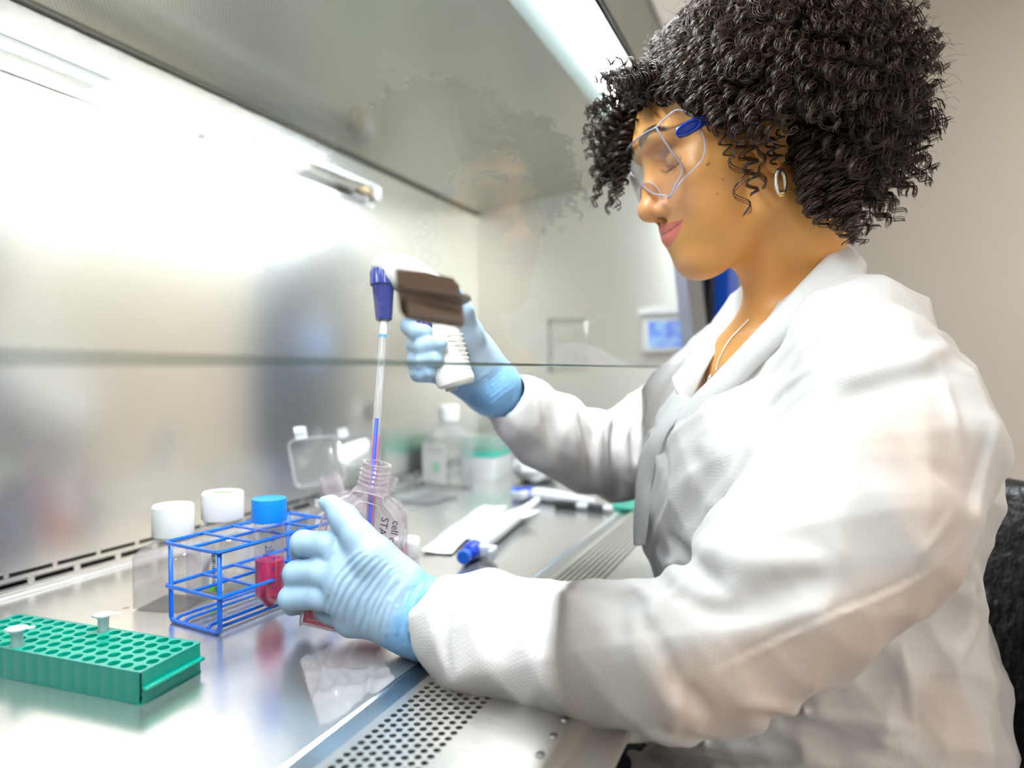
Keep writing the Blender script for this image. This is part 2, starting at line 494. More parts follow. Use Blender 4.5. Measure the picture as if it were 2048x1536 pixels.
# light fixture along the front top of the work zone
fx = mat('fixture_green_grey', (.30, .36, .35), .3, .6)
hardmesh('light_reflector', join(slab(.318, YF, -.004), slab(.262, .318, .012)), fx, cab)
lt_ = empty('fluorescent_lamp', ((XE+XS)/2, .29, zc(.29)-.02)); lt_.parent = cab
lt_.location = tuple(BASE[lt_.name]-BASE[cab.name])
tb = make('lamp_tube', tube([(XS+.05, .291, zc(.29)-.006), (XE-.03, .291, zc(.29)-.006)], .0165, 16), emit('tube_glow', (.90, .97, 1.0), TUBE_E), lt_)
# front housing above the sash
YG0, YG1, HG = .200, .258, .465       # glass bottom / top
hous = join(box((XS, .246, 1.10+.470), (XE+.03, .256, 1.10+.60)), box((XS, .246, 1.10+.470), (XE+.03, .262, 1.10+.478)))
hardmesh('front_housing', hous, mat('housing_grey', (.40, .41, .39), .35, .5), cab, bevel=.002)
hardmesh('housing_panel', box((XS, .236, 1.10+.60), (XE+.03, .50, 1.10+1.05)), paintw, cab, bevel=.004, label='white painted upper panel')
# uv lamp on the back wall
uv = empty('uv_lamp', (.4, .77, 1.44)); uv.parent = cab; uv.location = tuple(BASE[uv.name]-BASE[cab.name])
pe = onplane(752, 388, (0, .775, 0), (0, 1, 0)); xe = pe[0]; ze = pe[2]
clr = clear('uv_quartz', (.96, .97, .97), .03, 1.5, frost=.45, frostcol=(.95, .95, .95))
make('glass_tube', tube([(XS, .775, ze), (xe-.05, .775, ze)], .008, 14), clr, uv)
make('tube_end', lathe([(.0088, 0), (.0088, .018), (.006, .024), (.0035, .026)], 16, frame((xe-.05, .775, ze), z=(1, 0, 0))), mat('lamp_brass', (.45, .33, .20), .35, .8), uv)
hardmesh('lamp_holder', join(cbox((xe-.004, .782, ze), (.020, .032, .026)), cbox((xe-.03, .79, ze-.011), (.05, .012, .012))), mat('holder_white', (.85, .85, .84), .4), uv, bevel=.003)
make('connector_clips', join(*[tube([(xe-.062+i*.012, .765, ze-.012), (xe-.058+i*.012, .778, ze+.010)], .0035, 8) for i in range(4)]), mat('clip_bronze', (.30, .22, .13), .4, .7), uv)
hardmesh('mounting_rail', join(box((XS, YB-.012, ze+.016), (xe+.02, YB, ze+.024)), box((XS, YB-.006, ze-.02), (xe+.02, YB, ze-.016))), st_plain, uv)
# glass sash
def sashy(h): return YG0+(YG1-YG0)*h/HG
def sheet(x0, x1, h0, h1, th=.006):
    V = []
    for dy in (0, th):
        V += [(x0, sashy(h0)+dy, 1.10+h0), (x1, sashy(h0)+dy, 1.10+h0), (x1, sashy(h1)+dy, 1.10+h1), (x0, sashy(h1)+dy, 1.10+h1)]
    return np.array(V, float), [(0, 1, 2, 3), (7, 6, 5, 4), (4, 5, 1, 0), (5, 6, 2, 1), (6, 7, 3, 2), (7, 4, 0, 3)]
glassm = clear('sash_glass', (.965, .985, .975), .0, 1.45, boost=1.35)
# thin pane: one surface mesh carries the reflection of both faces; edge is a green polished rim
gs = make('sash', ((lambda s: (s[0][:4], [(0, 1, 2, 3)]))(sheet(XS, XE, .0028, HG))), glassm, cab, smooth=False, label='tilted clear glass sash')
V_, F_ = sheet(XS, XE, .0022, .0042)
edge = mat('glass_edge', (.10, .22, .19), .08)
make('polished_edge', (V_, F_), edge, gs, smooth=False)
# worktop
wt = box((XS, .302, WT-.004), (XE, YB, WT))
make('work_surface', wt, st_top, cab, smooth=False)
lip = [(.302, WT), (.302, WT-.0005), (.300, WT-.0015), (.284, WT-.0022), (.2825, WT-.0035), (.2825, WT-.012), (.302, WT-.012)]
Vl = [(x, y, z) for x in (XS, XE) for y, z in lip]; nl = len(lip)
make('work_surface_lip', (np.array(Vl, float), [(i, (i+1) % nl, nl+(i+1) % nl, nl+i) for i in range(nl)]), steel('steel_lip', (.66, .70, .74), .20, (4, 90, 4)), cab, smooth=False)
# front grille: real punched holes
def grille():
    P = .0078; R = .00265; n = 12; V = []; F = []
    y0 = .2755; rows = 8
    x_a, x_b = .05, XE-.02
    zt = WT
    for r in range(rows):
        cy = y0-r*.0073-.0036
        off = (P/2 if r % 2 else 0.)
        k0, k1 = int((x_a-off)/P), int((x_b-off)/P)
        deep = True
        for k in range(k0, k1):
            cx = off+k*P
            nn = n if cx < .9 else 8
            ins = []; outs = []
            for i in range(nn):
                a = 2*PI*(i+.5)/nn; c, s = math.cos(a), math.sin(a)
                ins.append((cx+R*c, cy+R*s)); q = min((P/2)/max(abs(c), 1e-9), (.0073/2)/max(abs(s), 1e-9))
                outs.append((cx+c*q, cy+s*q))
            b0 = len(V)
            V.extend([(x, y, zt) for x, y in ins]); V.extend([(x, y, zt) for x, y in outs]); V.extend([(x, y, zt-.0016) for x, y in ins])
            for i in range(nn):
                j = (i+1) % nn
                F.append((b0+i, b0+nn+i, b0+nn+j, b0+j)); F.append((b0+i, b0+j, b0+2*nn+j, b0+2*nn+i))
            # square corners
            for (sx, sy) in ((1, 1), (-1, 1), (-1, -1), (1, -1)):
                best = sorted(range(nn), key=lambda i: -(sx*(outs[i][0]-cx)+sy*(outs[i][1]-cy)))[:2]
                i, j = sorted(best)
                if j-i > 1: i, j = j, i
                c = len(V); V.append((cx+sx*P/2, cy+sy*.0073/2, zt)); F.append((b0+nn+i, c, b0+nn+j))
    ya, yb = y0, y0-rows*.0073
    def q(a, b, c, d):
        m = len(V); V.extend([a, b, c, d]); F.append((m, m+1, m+2, m+3))
    q((XS, ya, zt), (XS, .2815, zt), (XE, .2815, zt), (XE, ya, zt))
    q((XS, yb, zt), (XS, ya, zt), (x_a-.004, ya, zt), (x_a-.004, yb, zt))
    q((x_b-.012, yb, zt), (x_b-.012, ya, zt), (XE, ya, zt), (XE, yb, zt))
    # plain apron with an eased front
    prof = [(yb, zt), (.165, zt+.0005), (.150, zt), (.141, zt-.002), (.138, zt-.006), (.116, zt-.010), (.1145, zt-.014), (.118, zt-.018), (.135, zt-.030), (.280, zt-.10)]
    for (a, b) in zip(prof, prof[1:]):
        q((XS, b[0], b[1]), (XS, a[0], a[1]), (XE, a[0], a[1]), (XE, b[0], b[1]))
    return np.array(V, float), F
gr = make('air_grille', grille(), st_grille, cab, smooth=False)
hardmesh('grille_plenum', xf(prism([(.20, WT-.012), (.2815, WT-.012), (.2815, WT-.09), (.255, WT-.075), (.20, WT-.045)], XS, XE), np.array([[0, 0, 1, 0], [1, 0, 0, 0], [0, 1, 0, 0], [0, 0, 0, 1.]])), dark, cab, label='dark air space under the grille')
sl = []
for k in range(40):
    x = .285+k*.0245
    sl.append(prism([(x+.0042*math.cos(2*PI*i/14)*1., .1565+.0030*math.sin(2*PI*i/14)) for i in range(14)], WT+.0001, WT+.0009))
make('oval_vents', join(*sl), mat('vent_shade', (.30, .30, .29), .3, .9), gr, label='row of small oval vents')
# body of the cabinet under the worktop
hardmesh('cabinet_base', box((XS, .282, WT-.20), (XE+.03, YB+.1, WT-.09)), mat('cabinet_paint', (.72, .73, .74), .45), cab, bevel=.004)
for x in (XS+.03, XE-.03):
    for y in (.32, YB+.04):
        hardmesh('stand_leg', cbox((x, y, (WT-.20)/2), (.06, .06, WT-.20)), mat('cabinet_paint', (.72, .73, .74), .45), cab, bevel=.004)

# ================================================================== things on the worktop
teal = mat('teal_plastic', (.0, .29, .215), .28, Transmission_Weight=.0, Subsurface_Weight=.35, Subsurface_Radius=(.004, .02, .012), Subsurface_Scale=1.)
teal_in = teal
blue_w = mat('blue_coating', (.002, .125, .66), .25)
blue_cap = mat('blue_cap', (.0, .27, .95), .35)
white_p = mat('white_plastic', (.88, .88, .87), .35)
white_cap = mat('white_cap', (.90, .90, .89), .4, Subsurface_Weight=.2, Subsurface_Radius=(.01, .01, .01))
navy = mat('navy_plastic', (.03, .04, .20), .22)
blue_deep = mat('blue_button', (.01, .06, .62), .22)
blk = mat('black_ink', (.01, .01, .015), .5)
inkblue = mat('blue_ink', (.01, .03, .30), .5)
green_l = mat('green_label', (.16, .55, .08), .5)
paper = mat('paper_white', (.88, .87, .84), .7)
clearp = clear('clear_plastic', (.95, .955, .96), .05, 1.5, frost=.17, edge=.4)
flaskp = clear('flask_plastic', (.96, .94, .95), .04, 1.55, frost=.17, frostcol=(.93, .84, .87), edge=.38)
frosted = clear('frosted_tube', (.93, .97, .98), .3, 1.3, frost=.42, frostcol=(.90, .97, .98), boost=.5)
tubep = clear('tube_plastic', (.97, .97, .985), .08, 1.5, frost=.09, frostcol=(.90, .90, .97), edge=.3)
def liquid(name, col, dens=.55):
    if name in MATS: return MATS[name]
    m = bpy.data.materials.new(name); m.use_nodes = True
    t = m.node_tree; N = t.nodes; L = t.links; N.remove(N['Principled BSDF'])
    tr = N.new('ShaderNodeBsdfTransparent'); tr.inputs[0].default_value = (*col, 1)
    tl = N.new('ShaderNodeBsdfTranslucent'); tl.inputs[0].default_value = (*col, 1)
    df = N.new('ShaderNodeBsdfDiffuse'); df.inputs[0].default_value = (*col, 1)
    gl = N.new('ShaderNodeBsdfGlossy'); gl.inputs['Roughness'].default_value = .05
    a = N.new('ShaderNodeMixShader'); a.inputs[0].default_value = .7; L.new(tl.outputs[0], a.inputs[1]); L.new(df.outputs[0], a.inputs[2])
    b = N.new('ShaderNodeMixShader'); b.inputs[0].default_value = dens; L.new(tr.outputs[0], b.inputs[1]); L.new(a.outputs[0], b.inputs[2])
    c = N.new('ShaderNodeMixShader'); f = fres(t, 1.33)
    L.new(f.outputs[0], c.inputs[0]); L.new(b.outputs[0], c.inputs[1]); L.new(gl.outputs[0], c.inputs[2])
    L.new(c.outputs[0], N['Material Output'].inputs[0]); MATS[name] = m
    return m
pink = liquid('pink_medium', (1., .005, .17), .97)
pink_thin = liquid('pink_medium_light', (.97, .25, .42), .35)
water = clear('clear_liquid', (.95, .965, .965), .03, 1.33)

# ---- green microtube rack: 5 x 16 wells
PU, PV, RH = .01160, .01290, .0245
gu = _nrm([.996, .088, 0]); gv = _nrm([-.088, .996, 0])
G0 = tab(281, 1344, RH); G0[2] = WT
gM = np.eye(4); gM[:3, 0] = gu; gM[:3, 1] = gv; gM[:3, 3] = G0
def well_plate(nu, nv, pu, pv, r, top, depth, n=20):
    V = []; F = []
    for i in range(nu):
        for j in range(nv):
            cx, cy = (i+.5)*pu, (j+.5)*pv; b0 = len(V)
            ang = [2*PI*(k+.5)/n for k in range(n)]
            ins = [(cx+r*math.cos(a), cy+r*math.sin(a)) for a in ang]
            outs = []
            for a in ang:
                c, s = math.cos(a), math.sin(a); q = min(pu/2/max(abs(c), 1e-9), pv/2/max(abs(s), 1e-9)); outs.append((cx+c*q, cy+s*q))
            V += [(x, y, top) for x, y in ins]+[(x, y, top) for x, y in outs]+[(cx+(x-cx)*.93, cy+(y-cy)*.93, top-depth) for x, y in ins]
            for k in range(n):
                l = (k+1) % n
                F.append((b0+k, b0+n+k, b0+n+l, b0+l)); F.append((b0+k, b0+l, b0+2*n+l, b0+2*n+k))
            F.append(tuple(b0+2*n+k for k in range(n)))
            for sx in (1, -1):
                for sy in (1, -1):
                    best = sorted(range(n), key=lambda k: -(sx*(outs[k][0]-cx)*pv+sy*(outs[k][1]-cy)*pu))[:2]
                    k, l = sorted(best)
                    if l-k > 1: k, l = l, k
                    V.append((cx+sx*pu/2, cy+sy*pv/2, top)); F.append((b0+n+k, len(V)-1, b0+n+l))
    return np.array(V, float), F
LU, LV = 5*PU, 16*PV
rk = empty('microtube_rack', tuple(gM[:3, :3]@np.array([LU/2, LV/2, 0])+G0), 'low teal green microtube rack full of round wells at the front left of the worktop', 'rack')
make('well_plate', xf(well_plate(5, 16, PU, PV, .00475, RH, .020), gM), teal, rk, auto=.7)
e_ = .0012
sk = []
# outer walls, scalloped lightly where the wells press against them
def wallstrip(p, q, n_out, nseg):
    V = []; F = []
    p = np.array(p, float); q = np.array(q, float); n_out = np.array(n_out, float)
    for i in range(nseg*10+1):
        t = i/(nseg*10); s = .00035*abs(math.sin(PI*t*nseg))
        b = p+(q-p)*t+n_out*(e_+s)
        for h in (RH, RH-.0008, .0012, .0): V.append((b[0], b[1], h))
    for i in range(nseg*10):
        for k in range(3): F.append((i*4+k, i*4+k+1, i*4+4+k+1, i*4+4+k))
    return np.array(V), F
sk.append(wallstrip((0, LV), (0, 0), (-1, 0, 0)[:2], 16)); sk.append(wallstrip((0, 0), (LU, 0), (0, -1), 5))
sk.append(wallstrip((LU, 0), (LU, LV), (1, 0), 16)); sk.append(wallstrip((LU, LV), (0, LV), (0, 1), 5))
rim = prism(rrect(LU+2*e_+.0006, LV+2*e_+.0006, .0015, 3, LU/2, LV/2), -.0, .001)
topf = join(box((-e_, -e_, RH-.0006), (0, LV+e_, RH)), box((LU, -e_, RH-.0006), (LU+e_, LV+e_, RH)), box((0, -e_, RH-.0006), (LU, 0, RH)), box((0, LV, RH-.0006), (LU, LV+e_, RH)))
make('side_walls', xf(join(*sk, topf), gM), teal, rk, auto=.5)
make('base_rim', xf(rim, gM), teal, rk, smooth=False)
hardmesh('end_flange', xf(box((-.0006, -.0062, .0105), (LU+.0006, -e_, .0135)), gM), teal, rk, bevel=.001)
hardmesh('end_flange', xf(box((-.0006, LV+e_, .0105), (LU+.0006, LV+.0062, .0135)), gM), teal, rk, bevel=.001)
def microtube(px, py, lab, rot):
    """px,py: where the mouth of its well shows"""
    p = onplane(px, py, (0, 0, WT+RH), (0, 0, 1)); q = np.linalg.inv(gM)@np.array([*p, 1])
    i = int(q[0]//PU); j = int(q[1]//PV)
    c = (gM@np.array([(i+.5)*PU, (j+.5)*PV, 0, 1]))[:3]
    z0 = WT+RH-.017
    e = empty('microtube', (c[0], c[1], z0), lab, 'tube', 'microtubes in the green rack')
    M = rotz(rot, (c[0], c[1], z0))
    make('tube_body', lathe([(.0012, 0), (.0032, .004), (.0043, .013), (.0044, .0285), (.0056, .0290), (.0056, .0302), (.0040, .0302), (.0038, .013), (.0028, .0045), (.001, .001)], 24, M), frosted, e)
    lid = xf(prism([(.0078*math.cos(2*PI*k/28), .0066*math.sin(2*PI*k/28)) for k in range(28)], .0308, .0320), M)
    tabl = xf(prism(rrect(.008, .0045, .002, 4, .0092, 0), .0308, .0316), M)
    hinge = xf(tube([(-.0058, 0, .0295), (-.0085, 0, .0300), (-.0078, 0, .0312)], .0011, 8), M)
    make('lid', join(lid, tabl, hinge, xf(lathe([(.0040, .0285), (.0040, .0308)], 20), M)), clear('lid_plastic', (.95, .97, .98), .3, 1.3, frost=.72, frostcol=(.96, .98, .98), boost=.4), e, auto=.6)
    return e
microtube(32, 1287, 'small frosted microtube with open lid at the left end of the green rack', -.9)
microtube(205, 1268, 'small frosted microtube at the far edge of the green rack, right of the other one', -.9)

# ---- blue wire rack
bx = _nrm([.995, -.099, 0]); by = _nrm([.099, .995, 0])
B0 = tab(440, 1272); bM = np.eye(4); bM[:3, 0] = bx; bM[:3, 1] = by; bM[:3, 3] = B0
BW, BL, BH, BR = .0720, .150, .0795, .0020
wr = empty('wire_tube_rack', tuple(B0+bx*BL/2+by*BW/2), 'blue coated wire tube rack holding one conical tube', 'rack')
def wl(P, r=BR, closed=False, flat=False): return xf(tube(P, r, 8, closed), bM)
def rloop3(h, r=.006, ox=0.004):
    return [(x, y, h) for x, y in rrect(BL+2*ox, BW+2*ox, r, 4, BL/2, BW/2)]
for nm, hh in (('top_frame', BH), ('middle_frame', .037)):
    g = [wl(rloop3(hh), BR, True), wl([(-.004, BW*.5, hh), (BL+.004, BW*.5, hh)], BR*.85)]
    for k in (1, 2, 3):
        g.append(xf(cbox((BL*k/4, BW/2, hh+.0008), (.0042, BW+.006, .0016)), bM))
    make(nm, join(*g), blue_w, wr, auto=.7)
for k, x in enumerate((0, BL)):
    P = [(x, 0, BH-.001), (x, 0, .006), (x, .0015, .0028), (x, .006, .0018), (x, BW-.006, .0018), (x, BW-.0015, .0028), (x, BW, .006), (x, BW, BH-.001)]
    make('end_loop', wl(P, BR*1.15), blue_w, wr)
g = []
for y in (.006, .019, .053, .066):
    g.append(wl([(0, y, .002), (.004, y, .0050), (.008, y, .0056), (BL-.008, y, .0056), (BL-.004, y, .005), (BL, y, .002)], BR*.9))
make('bottom_wires', join(*g), blue_w, wr)
# ---- conical tube
def conical():
    b = tab(540, 1215, .0055); M = rotz(.7, b)
    top = pix(533, 1000, 1.0)
    e = empty('conical_tube', tuple(b), 'conical tube of pink medium with a blue screw cap standing in the wire rack', 'tube')
    pr = [(.0022, 0), (.0035, .0008), (.0142, .0150), (.0143, .100)]
    make('tube_body', lathe([(.0022, 0), (.0038, .0006), (.0146, .0150), (.0149, .105)], 40, M, cap1=False), tubep, e)
    make('medium', lathe([(.001, .0012), (.0030, .0018), (.0136, .0157), (.0139, .0500)], 36, M), pink, e, auto=.5, label='bright pink liquid')
    make('cap', lathe([(.0168, .0895), (.0172, .0900), (.0172, .1110), (.0166, .1125), (.0120, .1128), (.0118, .1124), (.001, .1124)], 120, M, rib=(40, .035, 1, 2)), blue_cap, e, auto=.5)
    # printed scale and handwriting wrapped on the wall
    g = []
    # direction towards the camera
    d = CAM-b; a0 = math.atan2(d[1], d[0])-.7
    R = .01505
    def wrap(geo, ang, h):
        V = geo[0]; a = ang+V[:, 0]/R
        return np.stack([(R+V[:, 2])*np.cos(a), (R+V[:, 2])*np.sin(a), h+V[:, 1]], 1), geo[1]
    for k in range(17):
        h = .020+k*.0048
        wdt = .006 if k % 2 == 0 else .0035
        g.append(wrap((np.array([(x, y, 0) for y in (-.00018, .00018) for x in np.linspace(0, wdt, 5)]), [(i, i+1, 5+i+1, 5+i) for i in range(4)]), a0+.52, h))
    for k, s in enumerate(('10', '15', '20', '25', '30', '35', '40', '45')):
        g.append(wrap(text('t', s, .0045, None, None, None, .00005), a0+.22, .024+k*.0096))
    make('printed_scale', xf(join(*g), M), inkblue, e, smooth=False)
    hw = text('t', 'MCDMAE', .0062, None, None, None, .00005)
    h2 = text('t', 'P. 28g', .0085, None, None, None, .00005)
    h2 = (h2[0][:, [1, 0, 2]]*np.array([1, -1, 1]), h2[1])
    make('handwriting', xf(join(wrap(hw, a0-.25, .0905), wrap(h2, a0-.10, .066)), M), mat('pen_ink', (.03, .06, .28), .6), e, smooth=False)
conical()

# ---- square bottles behind the wire rack
def sqbottle(name, px, py, w, hb, capr, caph, neck, rot, lab, capm, liq, green=False):
    b = tab(px, py); M = rotz(rot, b)
    e = empty('media_bottle', tuple(b), lab, 'bottle', 'square media bottles')
    r = w*.16
    rings = [rloop(w*.9, w*.9, r, .0, 5), rloop(w, w, r, .003, 5), rloop(w, w, r, hb, 5), rloop(w*.93, w*.93, r*1.3, hb+.006, 5),
             rloop(capr*1.5, capr*1.5, capr*.74, hb+.016, 5), rloop(capr*1.5, capr*1.5, capr*.74, hb+neck, 5)]
    make('bottle_body', xf(loft(rings, cap1=False), M), flaskp if not green else clearp, e, auto=.5)
    rl = [rloop(w*.86, w*.86, r*.8, .0025, 5), rloop(w*.94, w*.94, r*.8, .005, 5), rloop(w*.94, w*.94, r*.8, liq, 5)]
    make('liquid', xf(loft(rl), M), water, e, auto=.5)
    h0 = hb+neck-.004
    make('neck_ring', xf(lathe([(capr*.8, h0-.003), (capr*.92, h0-.002), (capr*.92, h0), (capr*.8, h0+.001)], 32, None, False, False), M), flaskp, e)
    make('cap', lathe([(capr*.97, h0), (capr, h0+.001), (capr, h0+caph-.0015), (capr*.93, h0+caph), (capr*.85, h0+caph-.0006), (.001, h0+caph-.0006)], 120, M, rib=(60, .018, 1, 2)), capm, e, auto=.5)
    if green:
        make('cap_print', xf(prism(rrect(capr*.9, capr*.5, .001, 2), h0+caph-.0006, h0+caph-.0002), rotz(-1.0, b)), green_l, e, smooth=False)
        lb = xf(prism(rrect(w*.42, hb*.7, .002, 2, -w*.1, hb*.5), w/2+.0002, w/2+.0005), M@np.array([[0, 0, -1, 0], [1, 0, 0, 0], [0, 1, 0, 0], [0, 0, 0, 1.]]))
        lbo = make('label', lb, paper, e, smooth=False)
        bars = [prism(rrect(.0045, .0012+.0008*(k % 3 == 0), .0003, 1, -w*.14, hb*.30+k*.0026), w/2+.0006, w/2+.0008) for k in range(14)]
        make('barcode', xf(join(*bars), M@np.array([[0, 0, -1, 0], [1, 0, 0, 0], [0, 1, 0, 0], [0, 0, 0, 1.]])), blk, e, smooth=False)
        make('green_mark', xf(prism(rrect(.010, .007, .0003, 1, -w*.12, hb*.20), w/2+.0006, w/2+.0008), M@np.array([[0, 0, -1, 0], [1, 0, 0, 0], [0, 1, 0, 0], [0, 0, 0, 1.]])), green_l, e, smooth=False)
sqbottle('b1', 348, 1207, .060, .054, .0205, .032, .024, .25, 'square clear bottle with a plain white cap nearest the green rack', white_cap, .022)
sqbottle('b2', 447, 1181, .060, .062, .0222, .030, .024, .25, 'square clear bottle with a white cap bearing a green mark, behind the wire rack', white_cap, .012, True)
# ---- orange cap behind the wire rack
b = tab(604, 1140)
make('screw_cap', lathe([(.0175, 0), (.0180, .001), (.0180, .014), (.0170, .015), (.001, .015)], 90, rotz(0, b), rib=(36, .03, 1, 2)), mat('orange_plastic', (1.0, .23, .01), .35), base=b, auto=.5)
tag(bpy.data.objects['screw_cap'], 'orange screw cap lying behind the gloved fingers by the wire rack', 'cap')
b = tab(812, 1112)
o = make('screw_cap', lathe([(.0178, 0), (.0182, .001), (.0182, .022), (.0172, .0235), (.001, .0235)], 90, rotz(0, b), rib=(44, .02, 1, 2)), white_cap, base=b, auto=.5)
tag(o, 'loose white screw cap lying on the worktop right of the flasks', 'cap')

# ---- culture flasks
def flask(name, Bc, xdir, up, lab, w=.078, L=.094, d=.032, cant=0., liq=None, capless=True, group='clear culture flasks'):
    """local x = width, y = length towards the neck, z = depth (towards the viewer)"""
    M = frame(Bc, x=xdir, z=np.cross(xdir, up)); 
    y = np.cross(M[:3, 2], M[:3, 0])
    M[:3, 1] = y
    e = empty('culture_flask', tuple(Bc), lab, 'flask', group)
    # outline in x,y
    half = [(w*.46, 0), (w*.5, .006), (w*.5, L*.70), (w*.47, L*.80), (w*.37, L*.91), (w*.22, L*.98), (.0125, L*1.03)]
    out = half+[(-x, yy) for x, yy in reversed(half)]
    P = spline(np.array([(a, b_, 0) for a, b_ in out]), 72)
    def ring(s, z): 
        c = np.array([0, L*.45, 0]); q = (P-c)*[s, 1-(1-s)*.7, 1]+c; q[:, 2] = z; return q
    rings = [ring(.90, -d/2), ring(.97, -d/2+.0015), ring(1, -d/2+.005), ring(1, d/2-.005), ring(.97, d/2-.0015), ring(.90, d/2)]
    body = make('flask_body', xf(loft(rings), M), flaskp, e, auto=.6)
    rg = [P*1.0 for _ in range(2)]
    make('moulded_rim', xf(join(tube(ring(.955, d/2-.0006), .0009, 6, True), tube(ring(.955, -d/2+.0006), .0009, 6, True), tube(ring(.80, d/2), .0005, 6, True)), M),
         clear('rim_plastic', (.97, .93, .95), .05, 1.5, frost=.30, frostcol=(.92, .86, .89)), e)
    ca, sa = math.cos(cant), math.sin(cant)
    NM = M@np.array([[ca, 0, sa, 0], [-sa, 0, ca, L*.97], [0, -1, 0, 0], [0, 0, 0, 1.]])
    prof = [(.0125, 0), (.0125, .006)]
    for k in range(4): prof += [(.0122, .010+k*.0042), (.0140, .0112+k*.0042), (.0140, .0122+k*.0042), (.0122, .0134+k*.0042)]
    prof += [(.0122, .029), (.0132, .030), (.0132, .0315), (.0108, .0315), (.0106, .002)]
    make('screw_neck', xf(lathe(prof, 36, None, False, False), NM), flaskp, e, auto=.8)
    if liq:
        h, tilt = liq
        pts = []
        n = 24
        xs = np.linspace(-w*.45, w*.45, n)
        for z in (-d/2+.003, d/2-.003):
            for x in xs: pts.append((x, .0025, z))
            for x in xs: pts.append((x, max(.003, h+tilt*x), z))
        F = []
        for i in range(n-1):
            F += [(i, i+1, n+i+1, n+i), (2*n+i, 3*n+i, 3*n+i+1, 2*n+i+1), (n+i, n+i+1, 3*n+i+1, 3*n+i), (i, 2*n+i, 2*n+i+1, i+1)]
        F += [(0, n, 3*n, 2*n), (n-1, 3*n-1, 4*n-1, 2*n-1)]
        make('medium', xf((np.array(pts), F), M), pink, e, auto=.5, label='pink liquid')
    return e, M
FBc = pix(684, 1256, .628); NB = pix(742, 985, .620)
fup = _nrm(NB-FBc); fxx = _nrm(RT-.35*UP); fxx = _nrm(fxx-fup*np.dot(fxx, fup))
fe, FLM = flask('front', FBc, fxx, fup, 'clear culture flask of pink medium held tilted in the gloved hand', w=.076, L=float(np.linalg.norm(NB-FBc)), d=.028, liq=(.026, -.22))
hw = text('t', 'cell culture', .0095, None, None, None, .00008)
h2 = text('t', 'STAD1', .0095, None, None, None, .00008)
def rot_text(g, x, y, z=.0153):
    V = g[0]; return np.stack([x+V[:, 1], y-V[:, 0], z+V[:, 2]], 1), g[1]
make('handwriting', xf(join(rot_text(hw, .0300, .092, .0146), rot_text(h2, .0195, .100, .0146)), FLM), mat('marker_ink', (.03, .015, .04), .6), fe, smooth=False)
# two more flasks behind
b2_ = tab(752, 1150)
flask('back', b2_, _nrm(np.array([*(RT*.96)[:2], 0])+np.array([.2, .1, 0])), (0, 0, 1), 'clear culture flask with canted open neck standing behind the held flask', w=.075, L=.098, d=.032, cant=.55, liq=(.026, 0))
b3_ = tab(682, 1128)
e3, M3 = flask('left', b3_, _nrm(np.array([*(RT*.9)[:2], 0])+np.array([-.25, 0, 0])), (-.12, .1, 1), 'clear culture flask with a large white label standing behind the gloved thumb', w=.070, L=.090, d=.030, cant=-.3)
make('label', xf(prism(rrect(.040, .056, .018, 6, -.004, .046), .0153, .0156), M3), mat('label_pink_white', (.90, .86, .85), .6), e3, smooth=False)
make('tape', xf(prism(rrect(.036, .010, .001, 2, -.004, .084), .0153, .0156), M3), paper, e3, smooth=False)

# ---- hinged clear box standing open
def clearbox(cor, base_px, lab, depth=.016, dz=-1):
    C = [pix(*c) for c in cor]; o = sum(C)/4
    x = _nrm(C[1]-C[0]); y0 = _nrm(C[0]-C[3]); z = _nrm(np.cross(x, y0)); 
    M = frame(o, x=x, z=z)
    w = (np.linalg.norm(C[1]-C[0])+np.linalg.norm(C[2]-C[3]))/2; h = (np.linalg.norm(C[0]-C[3])+np.linalg.norm(C[1]-C[2]))/2
    bb = tab(*base_px)
    e = empty('hinged_box', tuple(bb), lab, 'box', 'clear hinged boxes')
    def tray(w, h, d):
        return join(loft([rloop(w*.94, h*.94, .006, -d), rloop(w*.985, h*.985, .008, -d*.75), rloop(w, h, .009, 0)], cap0=True, cap1=False), tube(rloop(w+.002, h+.002, .010, 0), .0018, 6, True),
                    tube(rloop(w*.8, h*.8, .006, -d), .0008, 6, True))
    mt = clear('box_plastic', (.93, .935, .94), .08, 1.5, frost=.22, frostcol=(.93, .93, .95), edge=.35)
    make('lid', xf(tray(w, h, depth), M), mt, e, auto=.7)
    make('latch_tab', xf(join(cbox((-w*.22, h/2+.010, -.002), (.018, .020, .003)), cbox((-w*.22, h/2+.010, .0005), (.014, .002, .003))), M), clear('latch_plastic', (.9, .9, .92), .08, 1.5, frost=.5, frostcol=(.94, .94, .96)), e, bevel=.0008)
    zd = _nrm(np.array([x[0], x[1], 0])); MB = frame(bb+np.array([0, 0, .022]), x=zd, z=(0, 0, 1))
    make('base_tray', xf(tray(w, h, .021), MB), mt, e, auto=.7)
    return e
clearbox([(572, 884, .96), (664, 874, 1.00), (702, 952, .985), (598, 978, .945)], (690, 1010), 'clear hinged box with its lid standing open near the back slots')
clearbox([(668, 880, 1.22), (742, 866, 1.26), (760, 920, 1.24), (690, 940, 1.20)], (800, 966), 'second clear hinged box, behind the first one and beside the bottle')
